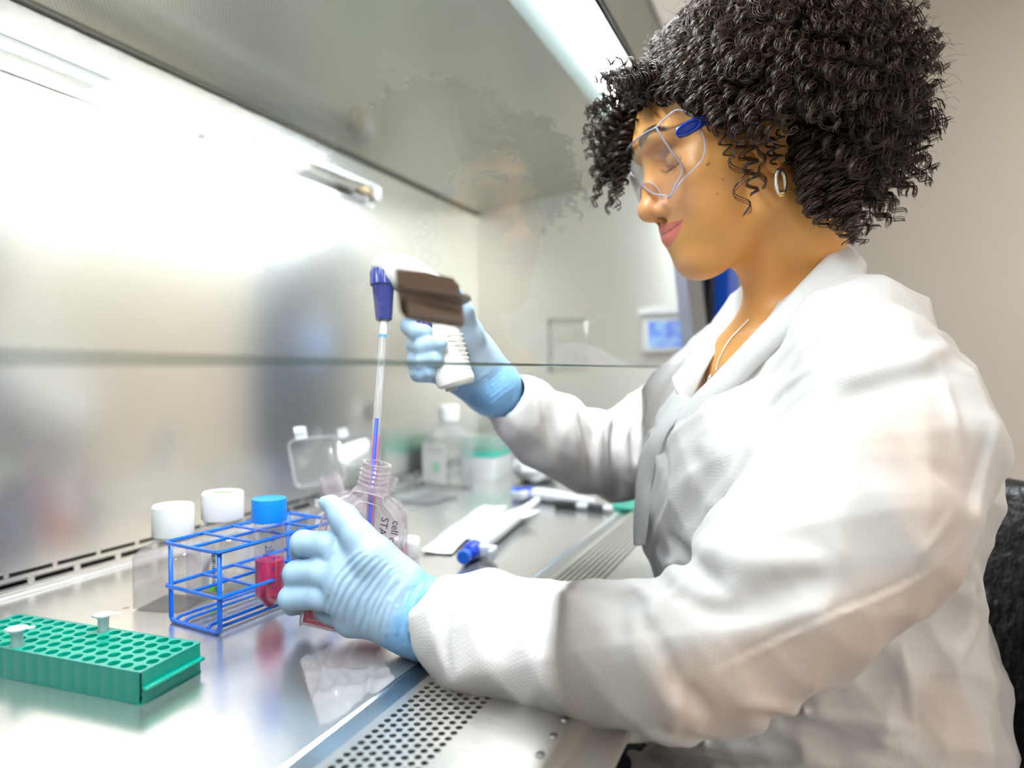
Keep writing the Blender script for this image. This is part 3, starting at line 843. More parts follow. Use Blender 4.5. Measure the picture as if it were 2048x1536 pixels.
# ribbed clear tray and white lid
b = tab(858, 1000)
M = rotz(-.12, b)
g = [xf(loft([rloop(.10, .075, .004, 0), rloop(.105, .08, .005, .012)], cap1=False), M), xf(tube(rloop(.107, .082, .006, .0125), .0012, 6, True), M)]
g += [xf(cbox((-.045+k*.0075, 0, .004), (.0012, .070, .006)), M) for k in range(13)]
o = make('clear_tray', join(*g), clearp, base=b, auto=.6); tag(o, 'low clear ribbed tray on the worktop left of the tall bottle', 'tray')
b = tab(806, 963)
o = make('white_lid', lathe([(.021, 0), (.022, .001), (.022, .020), (.020, .022), (.001, .022)], 48, rotz(0, b)), white_cap, base=b, auto=.5); tag(o, 'round white lid on the worktop behind the held pipette', 'lid')

# ---- tall buffer bottle
b = tab(898, 975); M = rotz(-.30, b)
e = empty('buffer_bottle', tuple(b), 'tall clear bottle with a white cap and white label at the back of the worktop', 'bottle')
w = .084; rr = lambda s, h, k=.2: rloop(w*s, w*s, w*s*k, h, 3)
make('bottle_body', xf(loft([rr(.93, 0), rr(1, .004), rr(1, .105), rr(.96, .112), rr(.42, .136, .45), rr(.40, .146, .45)], cap1=False), M), clearp, e, auto=.5)
make('liquid', xf(loft([rr(.93, .003), rr(.96, .006), rr(.96, .070)]), M), water, e, auto=.5)
make('cap', lathe([(.0205, .142), (.0210, .143), (.0210, .172), (.0195, .174), (.001, .174)], 90, M, rib=(45, .02, 1, 2)), white_cap, e, auto=.5)
LM = M@np.array([[0, 0, -1, 0], [-1, 0, 0, 0], [0, 1, 0, 0], [0, 0, 0, 1.]])
lo_ = make('label', xf(prism(rrect(w*.84, .078, .002, 2, 0, .056), w/2+.0003, w/2+.0007), LM), paper, e, smooth=False)
gg = [prism(rrect(w*.62, .0012, .0003, 1, 0, .088-k*.0045), w/2+.0007, w/2+.0009) for k in range(3)]
make('printed_lines', xf(join(*gg), LM), mat('grey_print', (.35, .37, .37), .6), e, smooth=False)
make('green_print', xf(join(prism(rrect(.020, .020, .004, 3, .006, .048), w/2+.0007, w/2+.0009)), LM), mat('pale_green_print', (.45, .78, .55), .6), e, smooth=False)
# ---- pipette tip boxes at the far end
def tipbox(px, py, rot, lab, s=1.):
    b = tab(px, py); M = rotz(rot, b)
    e = empty('tip_box', tuple(b), lab, 'box', 'pipette tip boxes')
    hardmesh('base', xf(loft([rloop(.118*s, .080*s, .006, 0), rloop(.122*s, .084*s, .006, .050*s)]), M), white_p, e)
    hardmesh('tray', xf(loft([rloop(.124*s, .086*s, .006, .050*s), rloop(.124*s, .086*s, .006, .060*s)]), M), mat('teal_tray', (.02, .60, .48), .35), e)
    hardmesh('lid', xf(loft([rloop(.124*s, .086*s, .006, .060*s), rloop(.120*s, .082*s, .008, .094*s)]), M), clear('lid_green', (.80, .95, .90), .1, 1.45, frost=.35, frostcol=(.72, .90, .84)), e)
tipbox(975, 950, .05, 'white tip box with a teal tray and clear lid behind the tall bottle')
b = tab(1262, 1012)
o = hardmesh('tube_stand', xf(loft([rloop(.09, .06, .004, 0), rloop(.09, .06, .004, .006)]), rotz(.1, b)), teal, base=b, bevel=.001); tag(o, 'flat teal plastic stand beside the black marker at the coat edge', 'stand')
# white crumpled wipe pack
b = tab(1075, 962)
V, F = sphere((0, 0, 0), 1, 40, 24)
nrm_ = V.copy(); s_ = 1+.10*np.sin(5*V[:, 0]+3*V[:, 1])+.08*np.sin(9*V[:, 1]+4*V[:, 2])+.06*np.cos(13*V[:, 0]-7*V[:, 2])
V = V*s_[:, None]*np.array([.055, .05, .034]); V[:, 2] = np.maximum(V[:, 2], -.030)+.030
o = make('wipe_pack', (V+b, F), mat('soft_white_film', (.88, .89, .90), .35), base=b); tag(o, 'crumpled white pack of wipes at the far end of the worktop', 'pack')
# black marker
a = tab(1111, 1008, .007); c = tab(1226, 1019, .007)
e = empty('marker_pen', tuple((a+c)/2-[0, 0, .007]), 'black capped marker pen lying near the front edge beyond the wrapper', 'pen')
Ma = frame(a, z=c-a); Lm = np.linalg.norm(c-a)
make('cap', lathe([(.0055, 0), (.0068, .001), (.0072, .040), (.0072, .042)], 24, Ma), mat('black_plastic', (.012, .012, .012), .3), e, auto=.6)
make('barrel', lathe([(.0064, .042), (.0066, .043), (.0066, Lm-.012), (.0050, Lm-.002), (.003, Lm)], 24, Ma), mat('marker_grey', (.62, .64, .65), .4), e, auto=.6)
make('printed_band', lathe([(.0067, .062), (.0067, .092)], 24, Ma, False, False), blk, e)
# micropipettes
def micropipette(a, c, lab, r=.0125):
    L = float(np.linalg.norm(c-a)); M = frame(a, z=c-a, x=(0, 0, 1))
    e = empty('micropipette', tuple(np.array([*((a+c)/2)[:2], WT])), lab, 'pipette', 'micropipettes lying on the worktop')
    make('plunger_button', lathe([(.0075, -.008), (.0088, -.007), (.0088, .002), (.0055, .003)], 28, M), mat('bright_blue', (.01, .14, .85), .2), e, auto=.6)
    make('collar', lathe([(.0055, .003), (.0060, .008), (.0105, .012), (.0120, .020), (.0125, .034), (.0118, .040)], 28, M), blue_deep, e, auto=.6)
    make('body', lathe([(.0118, .038), (r, .044), (r*1.02, .075), (r*.92, L*.6), (r*.62, L*.78), (r*.42, L), (.002, L+.001)], 32, M), mat('pipette_white', (.82, .84, .88), .3), e, auto=.6)
    make('finger_rest', xf(join(cbox((.0, .020, .030), (.016, .026, .012)), cbox((0, .030, .020), (.015, .006, .028))), M), mat('pipette_grey', (.70, .73, .80), .3), e, bevel=.004, seg=3)
    return e
micropipette(tab(930, 1112, .0125), tab(1075, 1000, .0125), 'white micropipette with blue button lying on paper wrappers in mid worktop')
micropipette(tab(1034, 984, .0125), tab(1190, 1004, .0125), 'white micropipette with blue button lying farthest back beside the raised sleeve')
# peeled paper wrappers
def strip(P, w, lab, m, wave=.002):
    n = len(P); V = []; F = []
    T = np.gradient(np.array(P), axis=0)
    for i in range(n):
        t = _nrm(T[i]); s = _nrm(np.cross([0, 0, 1], t))
        for k in range(7):
            u = (k/6-.5); V.append(P[i]+s*w*u+np.array([0, 0, 1.])*(abs(u)*.003+wave*math.sin(i*.7+u*3)*.5+wave*.6))
    for i in range(n-1):
        for k in range(6): F.append((i*7+k, i*7+k+1, i*7+7+k+1, i*7+7+k))
    b = P[n//2].copy(); b[2] = WT
    o = make('paper_wrapper', (np.array(V), F), m, base=b, solid=.0004); tag(o, lab, 'wrapper', 'peeled pipette wrappers'); return o
P = spline([tab(872, 1108, .001), tab(915, 1070, .002), tab(962, 1034, .004), tab(992, 1014, .008)], 24)
strip(P, .044, 'cream paper wrapper strip running up behind the nearer micropipette', paper)
P = spline([tab(935, 1080, .002), tab(980, 1052, .006), tab(1020, 1036, .012), tab(1064, 1022, .016)], 24)
strip(P, .046, 'clear faced wrapper strip with rounded end beyond the nearer micropipette', mat('wrapper_film', (.80, .81, .78), .25), .003)
# small pink drop stain
b = tab(252, 1216)
o = make('pink_drop', sphere(b, (.004, .003, .0004), 16, 6), liquid('pale_pink', (.95, .75, .72), .5), base=b); tag(o, 'pale pink dried drop on the worktop between the racks', 'drop')
# clear film bag on the worktop
def film():
    cor = [tab(640, 1300), tab(735, 1262), tab(795, 1352), tab(700, 1452), tab(600, 1400)]
    c = sum(cor)/5; n = 44; V = []; F = []
    A, B_, C_, D_ = tab(600, 1320), tab(738, 1272), tab(790, 1362), tab(640, 1462)
    r_ = np.random.default_rng(3)
    lines = [(r_.uniform(0, 1), r_.uniform(0, 1), r_.uniform(0, PI), r_.uniform(.001, .0028), r_.uniform(.05, .14)) for _ in range(12)]
    for i in range(n):
        for j in range(n):
            u, v = i/(n-1), j/(n-1)
            p = A*(1-u)*(1-v)+B_*u*(1-v)+C_*u*v+D_*(1-u)*v
            h = .0006
            for (a, b_, th, am, wd) in lines:
                d = abs((u-a)*math.sin(th)-(v-b_)*math.cos(th)); h += am*max(0, 1-d/wd)
            V.append(p+np.array([0, 0, h]))
    for i in range(n-1):
        for j in range(n-1): F.append((i*n+j, (i+1)*n+j, (i+1)*n+j+1, i*n+j+1))
    g = (np.array(V), F)
    m = clear('film', (.97, .955, .965), .22, 1.45, frost=.26, frostcol=(.95, .92, .94))
    o = make('plastic_bag', g, m, base=c, smooth=True); tag(o, 'crumpled clear plastic bag lying in front of the held flask', 'bag')
film()

# ================================================================== pipette and pipette controller
Ptop = pix(768, 642, .70); Pbot = pix(737, 1092, .626)
pd = _nrm(Pbot-Ptop); PL = float(np.linalg.norm(Pbot-Ptop))
PM = frame(Pbot, z=-pd, x=RT)
e = empty('serological_pipette', tuple(Pbot), 'thin graduated pipette half full of pink medium running down into the held flask', 'pipette')
R = .0041
make('pipette_tube', lathe([(.0015, -.012), (.0022, -.004), (R, .004), (R, PL), (R*.8, PL+.004)], 24, PM, cap1=False), clear('pipette_plastic', (.96, .96, .965), .03, 1.5, frost=.26, frostcol=(.95, .95, .96), edge=.45), e)
hl = PL*.462
make('medium', lathe([(.0012, -.010), (.0018, -.003), (R*.90, .004), (R*.90, hl)], 20, PM), liquid('pink_in_pipette', (.95, .12, .42), .75), e, auto=.5)
# blue reading stripe printed along the back, seen through the liquid, so it lies on the surface turned to the viewer as well
def arc(a0, a1, r, z0, z1, n=6):
    V = [(r*math.cos(a), r*math.sin(a), z) for z in (z0, z1) for a in np.linspace(a0, a1, n)]
    return np.array(V), [(i, i+1, n+i+1, n+i) for i in range(n-1)]
dloc = np.linalg.inv(PM)@np.array([*(CAM), 1]); av = math.atan2(dloc[1], dloc[0])
make('blue_stripe', xf(join(arc(av-.55, av+.30, R*1.02, .0, PL*.535)), PM), mat('stripe_blue', (.01, .06, .62), .3), e)
make('white_stripe', xf(join(arc(av-.9, av+.95, R*1.01, PL*.93, PL)), PM), white_p, e)
make('blue_ring', xf(join(arc(av-1.3, av+1.3, R*1.03, PL*.915, PL*.930, 14)), PM), mat('ring_blue', (.02, .25, .75), .4), e)
tk = [arc(av+.75, av+1.35, R*1.03, PL*(.03+.017*k), PL*(.03+.017*k)+.0005) for k in range(50)]
make('graduations', xf(join(*tk), PM), mat('grad_ink', (.25, .05, .20), .5), e)

e = empty('pipette_controller', tuple(Ptop), 'white motorised pipette controller with navy nozzle held in the raised gloved hand', 'pipette controller')
nz0 = pix(768, 643, .70); nz1 = pix(766, 548, .705); nd = _nrm(nz1-nz0); NL = float(np.linalg.norm(nz1-nz0)); NMx = frame(nz0, z=nd, x=RT)
make('nozzle', lathe([(.0055, 0), (.0072, .0008), (.0085, .002), (.0115, NL*.78), (.0125, NL*.80)], 40, NMx), navy, e, auto=.6)
make('collar_ring', lathe([(.0120, NL*.74), (.0133, NL*.76), (.0136, NL*1.02), (.0125, NL*1.08)], 96, NMx, rib=(24, .05, 1, 2)), mat('collar_navy', (.035, .05, .26), .25), e, auto=.5)
def bodyloft(path, n=28):
    """path rows: centre, half width (across view), half depth, axis"""
    P = np.array([p[0] for p in path]); T = np.gradient(P, axis=0); rings = []
    for i, (c, hw_, hd) in enumerate(path):
        t = _nrm(T[i]); dv = -FW; dv = _nrm(dv-t*np.dot(dv, t)); sx = np.cross(t, dv)
        rings.append([c+sx*hw_*math.copysign(abs(math.cos(a))**.8, math.cos(a))+dv*hd*math.copysign(abs(math.sin(a))**.8, math.sin(a)) for a in np.linspace(0, 2*PI, n, endpoint=False)])
    return loft([np.array(r) for r in rings])
key = [((757, 546, .705), .004, .004), ((760, 540, .705), .0115, .012), ((772, 536, .706), .0155, .0155), ((800, 545, .708), .0185, .017), ((838, 566, .71), .0195, .018), ((868, 600, .71), .0190, .018), ((884, 645, .71), .0175, .018), ((896, 700, .705), .0180, .019), ((906, 745, .70), .0190, .020), ((912, 764, .70), .0195, .020), ((914, 772, .70), .0165, .017)]
kp = [(pix(*k[0]), k[1], k[2]) for k in key]
PP = spline(np.array([k[0] for k in kp]), 60); ww = spline(np.array([(k[1], k[2], 0) for k in kp]), 60)
make('controller_body', bodyloft([(PP[i], ww[i][0], ww[i][1]) for i in range(60)]), mat('ivory_plastic', (.86, .85, .80), .32), e, auto=.7)
rb = []
for k in range(9):
    c = pix(903+k*2.2, 668+k*9.5, .706-.0188); rb.append(tube([c-RT*.005-UP*.002, c+RT*.012], .0007, 6))
make('grip_ribs', join(*rb), mat('ivory_rib', (.80, .79, .73), .4), e)
c = pix(858, 652, .69)
make('trigger', join(tube([pix(866, 650, .70), pix(842, 655, .70)], .0075, 16), sphere(pix(842, 655, .70), (.008, .008, .0085), 16, 10)), navy, e)
make('trigger', join(tube([pix(872, 674, .70), pix(846, 676, .70)], .0060, 16)), mat('navy_dark', (.02, .025, .11), .3), e)
hardmesh('charge_port', xf(cbox((0, 0, 0), (.012, .008, .006)), frame(pix(902, 776, .695), x=RT, z=-_nrm(PP[-1]-PP[-4]))), mat('port_grey', (.5, .5, .48), .4), e, bevel=.001)

# brown bracket fixed on the outside of the sash
def onsash(px, py, off=0.):
    n = _nrm([0, -HG, (YG1-YG0)]); return onplane(px, py, np.array([0, YG0, 1.10])+n*off, n)
brown = mat('brown_plastic', (.17, .115, .085), .38)
outl = [(792, 541), (850, 547), (906, 560), (918, 574), (924, 612), (927, 646), (920, 652), (860, 643), (812, 634), (802, 622), (797, 590)]
out0 = [onsash(x, y, .002) for x, y in outl]; out1 = [onsash(x, y, .005) for x, y in outl]
br = empty('sash_handle', tuple(out0[5])); br.parent = gs; br.location = tuple(BASE[br.name]-BASE[gs.name]); br['label'] = 'brown plastic handle fixed to the glass'
nO = len(outl)
# local corrections: the pixel outline fixes its size on the pane; thickness is real
V = np.array(out0+out1); F = [tuple(range(nO)), tuple(range(2*nO-1, nO-1, -1))]+[(i, (i+1) % nO, nO+(i+1) % nO, nO+i) for i in range(nO)]
hardmesh('mounting_plate', (V, F), brown, gs, bevel=.0012, label='brown plastic plate')
nn_ = _nrm([0, -HG, (YG1-YG0)])
f0 = [onsash(798, 575, .005), onsash(924, 606, .005)]
pr = []
for u in np.linspace(0, 1, 14):
    c = f0[0]*(1-u)+f0[1]*u; h = .004+.016*math.sin(PI*min(1, u*.8+.2))**.6*u
    pr.append(np.array([c+np.array([0, 0, .0016]), c+nn_*h+np.array([0, 0, .0010]), c+nn_*h-np.array([0, 0, .0010]), c-np.array([0, 0, .0016])]))
hardmesh('handle_fin', loft(pr), brown, gs, label='brown plastic fin')
bpy.data.objects.remove(br)
hardmesh('handle_foot', loft([np.array([onsash(x, y, .005) for x, y in ((806, 592), (925, 622), (926, 648), (814, 632))]), np.array([onsash(x, y, .0085) for x, y in ((812, 606), (922, 630), (924, 645), (816, 629))])]), brown, gs, bevel=.0008, label='brown plastic wedge')
# ================================================================== things beyond the cabinet
def block(name, px0, px1, y0, y1, z, d, m, parent): 
    a = pix(px0, y0, z); b = pix(px1, y1, z); M = frame((a+b)/2, x=RT, z=-FW)
    w = np.linalg.norm((a-b)@RT); h = abs((a-b)@UP)
    return hardmesh(name, xf(cbox((0, 0, -d/2), (w, h, d)), M), m, parent, bevel=.004)
e = empty('equipment_tower', (2.55, .35, 0), 'tall blue and black equipment tower standing beyond the end of the cabinet', 'equipment')
def vbox(name, px0, px1, X, d, z0, z1, m):
    a = onplane(px0, 700, (X, 0, 0), (1, 0, 0)); b = onplane(px1, 700, (X, 0, 0), (1, 0, 0))
    return hardmesh(name, box((X, min(a[1], b[1]), z0), (X+d, max(a[1], b[1]), z1)), m, e, bevel=.003)
vbox('blue_panel', 1372, 1402, 2.45, .3, .0, 1.85, mat('blue_grey_paint', (.18, .33, .72), .35))
vbox('black_column', 1404, 1420, 2.5, .3, .0, 1.85, mat('black_metal', (.03, .03, .03), .4))
vbox('white_column', 1421, 1429, 2.5, .3, .0, 1.85, mat('warm_white', (.62, .56, .52), .5))
vbox('blue_door', 1429, 1458, 2.45, .35, .0, 1.85, mat('strong_blue', (.0, .12, .95), .35))

# ================================================================== the person
import openvdb as vdb
QUAL = 1.0
class Field:
    """signed distance field on a grid; primitives are blended in place"""
    def __init__(s, lo, hi, h, big=.03):
        s.lo = np.array(lo, float); s.h = h
        s.n = np.ceil((np.array(hi)-s.lo)/h).astype(int)+1
        s.v = np.full(s.n, big, np.float32); s.big = big
    def _sub(s, lo, hi, pad):
        a = np.clip(np.floor((np.asarray(lo)-pad-s.lo)/s.h).astype(int), 0, s.n); b = np.clip(np.ceil((np.asarray(hi)+pad-s.lo)/s.h).astype(int)+1, 0, s.n)
        if (b <= a).any(): return None
        g = [((np.arange(a[i], b[i])*s.h)+s.lo[i]).astype(np.float32) for i in range(3)]
        X, Y, Z = np.meshgrid(*g, indexing='ij', sparse=True)
        return (slice(a[0], b[0]), slice(a[1], b[1]), slice(a[2], b[2])), X, Y, Z
    def put(s, fn, lo, hi, k=.01, mode='add'):
        r = s._sub(lo, hi, s.big*1.2+k)
        if r is None: return
        sl, X, Y, Z = r; d = fn(X, Y, Z).astype(np.float32); a = s.v[sl]
        if mode == 'add':
            m = np.minimum(a, d)
            if k > 0: h = np.maximum(k-np.abs(a-d), 0)/k; m = m-h*h*k*.25
        elif mode == 'cut':
            d = -d; m = np.maximum(a, d)
            if k > 0: h = np.maximum(k-np.abs(a-d), 0)/k; m = m+h*h*k*.25
        s.v[sl] = m
    def ell(s, c, r, R=None, k=.01, mode='add'):
        c = np.asarray(c, float); r = np.asarray(r, float); R = np.eye(3) if R is None else R   # columns = axes
        def fn(X, Y, Z):
            x, y, z = X-c[0], Y-c[1], Z-c[2]
            p = [(x*R[0, i]+y*R[1, i]+z*R[2, i]) for i in range(3)]
            k0 = np.sqrt(sum((p[i]/r[i])**2 for i in range(3))); k1 = np.sqrt(sum((p[i]/r[i]**2)**2 for i in range(3)))
            return k0*(k0-1)/np.maximum(k1, 1e-6)
        e = np.abs(R)@r
        s.put(fn, c-e, c+e, k, mode)
    def cap(s, a, b, ra, rb, k=.01, mode='add', flat=None):
        """tapered capsule; flat=(axis, factor) squashes it along an axis"""
        a = np.asarray(a, float); b = np.asarray(b, float)
        def fn(X, Y, Z):
            d = b-a; L2 = d@d
            x, y, z = X-a[0], Y-a[1], Z-a[2]
            t = np.clip((x*d[0]+y*d[1]+z*d[2])/L2, 0, 1)
            x = x-t*d[0]; y = y-t*d[1]; z = z-t*d[2]
            if flat is not None:
                f = flat[0]; q = (x*f[0]+y*f[1]+z*f[2])*(flat[1]-1); x = x+q*f[0]; y = y+q*f[1]; z = z+q*f[2]
            return np.sqrt(x*x+y*y+z*z)-(ra+(rb-ra)*t)
        m = max(ra, rb); s.put(fn, np.minimum(a, b)-m, np.maximum(a, b)+m, k, mode)
    def chain(s, P, R, k=.01, mode='add', flat=None):
        for i in range(len(P)-1): s.cap(P[i], P[i+1], R[i], R[i+1], k, mode, flat)
    def disp(s, P, amp, w, fall=None, steps=None):
        """raise (amp>0) or sink a line P on the surface, width w"""
        P = np.asarray(P, float); lo = P.min(0)-3*w; hi = P.max(0)+3*w
        r = s._sub(lo, hi, 0)
        if r is None: return
        sl, X, Y, Z = r; best = np.full(s.v[sl].shape, 1e9, np.float32); fade = np.ones_like(best)
        n = len(P)-1
        for i in range(n):
            a, b = P[i], P[i+1]; d = b-a; x, y, z = X-a[0], Y-a[1], Z-a[2]
            t = np.clip((x*d[0]+y*d[1]+z*d[2])/(d@d), 0, 1)
            q = (x-t*d[0])**2+(y-t*d[1])**2+(z-t*d[2])**2
            u = (i+t)/n; m = q < best
            best = np.where(m, q, best); fade = np.where(m, np.sin(PI*np.clip(u, .04, .96))**.6, fade)
        s.v[sl] -= (amp*fade*np.exp(-best/(w*w))).astype(np.float32)
    def warp(s, fn):
        g = [((np.arange(s.n[i])*s.h)+s.lo[i]).astype(np.float32) for i in range(3)]
        X, Y, Z = np.meshgrid(*g, indexing='ij', sparse=True)
        s.v -= fn(X, Y, Z).astype(np.float32)
    def at(s, p):
        q = (np.asarray(p)-s.lo)/s.h
        if (q < 0).any() or (q > s.n-2).any(): return s.big
        i = q.astype(int); f = q-i; v = s.v[i[0]:i[0]+2, i[1]:i[1]+2, i[2]:i[2]+2]
        v = v[0]*(1-f[0])+v[1]*f[0]; v = v[0]*(1-f[1])+v[1]*f[1]; return float(v[0]*(1-f[2])+v[1]*f[2])
    def trace(s, px, py, z0=.3, z1=1.6, off=0., step=.0015):
        d = ray(px, py); z = z0
        while z < z1:
            v = s.at(CAM+z*d)
            if v < 0: break
            z += max(step, v*.5)
        else: return None
        p = CAM+z*d
        return p-d/np.linalg.norm(d)*off
    def mesh(s, name, m, parent, smooth_it=2, **kw):
        g = vdb.FloatGrid(s.big); g.copyFromArray(s.v)
        P, T, Q = g.convertToPolygons(isovalue=0, adaptivity=0)
        P = P.astype(float)*s.h+s.lo
        # light Laplacian smoothing to hide the grid
        if smooth_it and len(Q):
            E = np.vstack([Q[:, [0, 1]], Q[:, [1, 2]], Q[:, [2, 3]], Q[:, [3, 0]]]).astype(np.int64)
            cnt = np.bincount(E[:, 0], minlength=len(P))+np.bincount(E[:, 1], minlength=len(P))
            for _ in range(smooth_it):
                for lam in (.5, -.52):
                    A = np.stack([np.bincount(E[:, 0], P[E[:, 1], i], len(P))+np.bincount(E[:, 1], P[E[:, 0], i], len(P)) for i in range(3)], 1)/np.maximum(cnt, 1)[:, None]
                    P = P+lam*(A-P)
        F = np.vstack([Q, ]) if not len(T) else None
        b = BASE[parent.name]
        me = bpy.data.meshes.new(name)
        fast_mesh(me, P-b, Q[:, ::-1] if FLIP else Q, T)
        me.materials.append(m)
        o = bpy.data.objects.new(name, me); COL.objects.link(o); BASE[o.name] = b; o.parent = parent
        return o, P
FLIP = False
def fast_mesh(me, V, Q, T=None):
    Q = np.asarray(Q); nq = len(Q); k = Q.shape[1] if nq else 4
    loops = Q.reshape(-1).astype(np.int32); starts = np.arange(nq, dtype=np.int32)*k
    if T is not None and len(T):
        T = np.asarray(T); starts = np.concatenate([starts, len(loops)+np.arange(len(T), dtype=np.int32)*3]); loops = np.concatenate([loops, T.reshape(-1).astype(np.int32)])
    me.vertices.add(len(V)); me.vertices.foreach_set('co', np.asarray(V, np.float32).reshape(-1))
    me.loops.add(len(loops)); me.loops.foreach_set('vertex_index', loops)
    me.polygons.add(len(starts)); me.polygons.foreach_set('loop_start', starts)
    me.update(calc_edges=True); me.validate(); me.shade_smooth()
def color_attr(me, name, C):
    a = me.attributes.new(name, 'FLOAT_COLOR', 'POINT')
    a.data.foreach_set('color', np.concatenate([C, np.ones((len(C), 1))], 1).astype(np.float32).reshape(-1))
def sstep(a, b, x):
    t = np.clip((x-a)/(b-a), 0, 1); return t*t*(3-2*t)

# ---------------------------------------------------------------- pose
HS = .943
_yaw, _pit, _rol = .5026, .3528, -.031
_f = np.array([-math.sin(_yaw), math.cos(_yaw), 0]); _l = np.array([-math.cos(_yaw), -math.sin(_yaw), 0]); _u = np.array([0, 0, 1.])
_f2 = _f*math.cos(_pit)-_u*math.sin(_pit); _u2 = _u*math.cos(_pit)+_f*math.sin(_pit)
_l3 = _l*math.cos(_rol)+_u2*math.sin(_rol); _u3 = _u2*math.cos(_rol)-_l*math.sin(_rol)
HR = np.stack([_f2, _l3, _u3], 1)                      # head axes: forward, left, up
HO = pix(1470, 318, .70)
def hd(x, y, z): return HO+HR@np.array([x, y, z])*HS
def toh(P): return (np.asarray(P)-HO)@HR/HS
A_ = math.radians(30)
FD = np.array([-math.sin(A_), math.cos(A_), 0]); SD = np.array([math.cos(A_), math.sin(A_), 0])   # chest forward, her right
C0 = pix(1600, 620, .74)
SHL = pix(1818, 748, .57); SHR = pix(1462, 735, .905)
person = empty('person', (.84, -.12, .0), 'seated person with dark curly hair, white lab coat, clear safety glasses and blue gloves', 'person')
skin = mat('skin', (.62, .36, .20), .42, Subsurface_Weight=.18, Subsurface_Radius=(.012, .005, .002), Subsurface_Scale=1., spec=.4)
t, N, L, b_ = nt(skin)
at_ = N.new('ShaderNodeAttribute'); at_.attribute_name = 'tone'
L.new(at_.outputs['Color'], b_.inputs['Base Color'])
noise_bump(skin, nscale=900., dist=.00025, strength=.35, detail=2)

# ---------------------------------------------------------------- head, neck and chest: one skin surface
hv = .0016
F = Field(hd(0, 0, 0)-np.array([.20, .20, .34]), hd(0, 0, 0)+np.array([.30, .20, .17]), hv, .02)
def E(c, r, k=.01, mode='add', R=None):
    F.ell(hd(*c), np.array(r)*HS, HR if R is None else HR@R, k*HS, mode)
def Cp(a, b, ra, rb, k=.01, mode='add'): F.cap(hd(*a), hd(*b), ra*HS, rb*HS, k*HS, mode)
def rx(a):  # rotation about the left axis (pitch) within the head frame
    c, s = math.cos(a), math.sin(a); return np.array([[c, 0, s], [0, 1, 0], [-s, 0, c]])
def ry(a):  # roll about the forward axis
    c, s = math.cos(a), math.sin(a); return np.array([[1, 0, 0], [0, c, -s], [0, s, c]])
def rw(a):
    c, s = math.cos(a), math.sin(a); return np.array([[c, -s, 0], [s, c, 0], [0, 0, 1.]])
# skull and face mass
E((-.008, 0, .052), (.093, .072, .076), 0)
E((.030, 0, .040), (.064, .062, .066), .02)
E((.040, 0, -.020), (.050, .056, .068), .03)
E((.050, 0, -.045), (.042, .044, .045), .02)
# jaw
for s_ in (1, -1):
    Cp((-.006, s_*.054, -.018), (.000, s_*.050, -.056), .013, .013, .022)
    Cp((.000, s_*.050, -.056), (.064, s_*.016, -.092), .014, .0125, .02)
    E((.060, s_*.034, -.022), (.024, .022, .022), .03)         # cheek
    E((.048, s_*.050, .000), (.028, .014, .014), .02)          # cheekbone
    E((.055, s_*.028, -.052), (.020, .020, .020), .025)
E((.075, 0, -.090), (.020, .023, .018), .018)                  # chin
E((.050, 0, -.075), (.040, .030, .022), .03)
# muzzle
E((.073, 0, -.050), (.026, .025, .024), .020)
# brow
E((.080, 0, .046), (.017, .050, .012), .018)
for s_ in (1, -1): E((.078, s_*.026, .040), (.014, .022, .007), .012, R=ry(-s_*.12))
# eye sockets and lids
for s_ in (1, -1):
    E((.094, s_*.033, .018), (.014, .017, .011), .012, 'cut')
    E((.0735, s_*.0325, .017), (.0135, .0150, .0125), .004)
    # upper lid fold and lash line (eye looking down, almost closed)
    P = [hd(.0735+.0128*math.cos(a)*.98, s_*.0325+.0158*math.sin(a), .0125-.0045*math.cos(a)) for a in np.linspace(-1.25, 1.25, 9)]
    F.disp(P, -.0011, .0011)
    P = [hd(.0735+.0120*math.cos(a), s_*.0325+.0155*math.sin(a), .0270-.001*math.cos(a)) for a in np.linspace(-1.15, 1.15, 9)]
    F.disp(P, -.0012, .0016)
# nose
Cp((.083, 0, .030), (.0985, 0, .000), .0078, .0085, .012)
Cp((.0985, 0, .000), (.1075, 0, -.020), .0088, .0115, .008)
E((.1085, 0, -.0220), (.0125, .0128, .0118), .006)
for s_ in (1, -1):
    E((.0950, s_*.0145, -.0265), (.0130, .0078, .0092), .005)
Cp((.094, 0, -.030), (.106, 0, -.028), .006, .005, .005)
for s_ in (1, -1):
    E((.1000, s_*.0088, -.0365), (.0078, .0046, .0058), .002, 'cut', R=rw(-s_*.25))
    P = [hd(.086, s_*.0195, -.018), hd(.0905, s_*.0212, -.026), hd(.088, s_*.0195, -.033)]
    F.disp(P, -.0012, .0018)
    P = [hd(.084, s_*.021, -.027), hd(.078, s_*.028, -.040), hd(.0735, s_*.0315, -.050)]
    F.disp(P, -.0012, .0035)
# lips
def lipc(u, up):
    y = u*.0335
    x = .0990-.0290*abs(u)**1.7; z = -.0505+.0055*abs(u)**2.2
    return x, y, z
us = np.linspace(-1, 1, 9)
for i in range(8):
    for up_ in (1, -1):
        r0, r1 = [(.0066 if up_ > 0 else .0082)*(1-abs(u)**2.4)+.0010 for u in (us[i], us[i+1])]
        a = lipc(us[i], up_); c = lipc(us[i+1], up_)
        da = (.0042 if up_ > 0 else -.0062)
        Cp((a[0]-(.0022 if up_ > 0 else .0025), a[1], a[2]+da*(1-abs(us[i])**2)), (c[0]-(.0022 if up_ > 0 else .0025), c[1], c[2]+da*(1-abs(us[i+1])**2)), r0, r1, .0025)
P = [hd(lipc(u, 0)[0]+.0028, lipc(u, 0)[1], lipc(u, 0)[2]-.0006) for u in np.linspace(-1.06, 1.06, 15)]
F.disp(P, -.0034, .0013)
F.disp([hd(.1015, 0, -.036), hd(.0995, 0, -.0435)], -.0012, .0026)
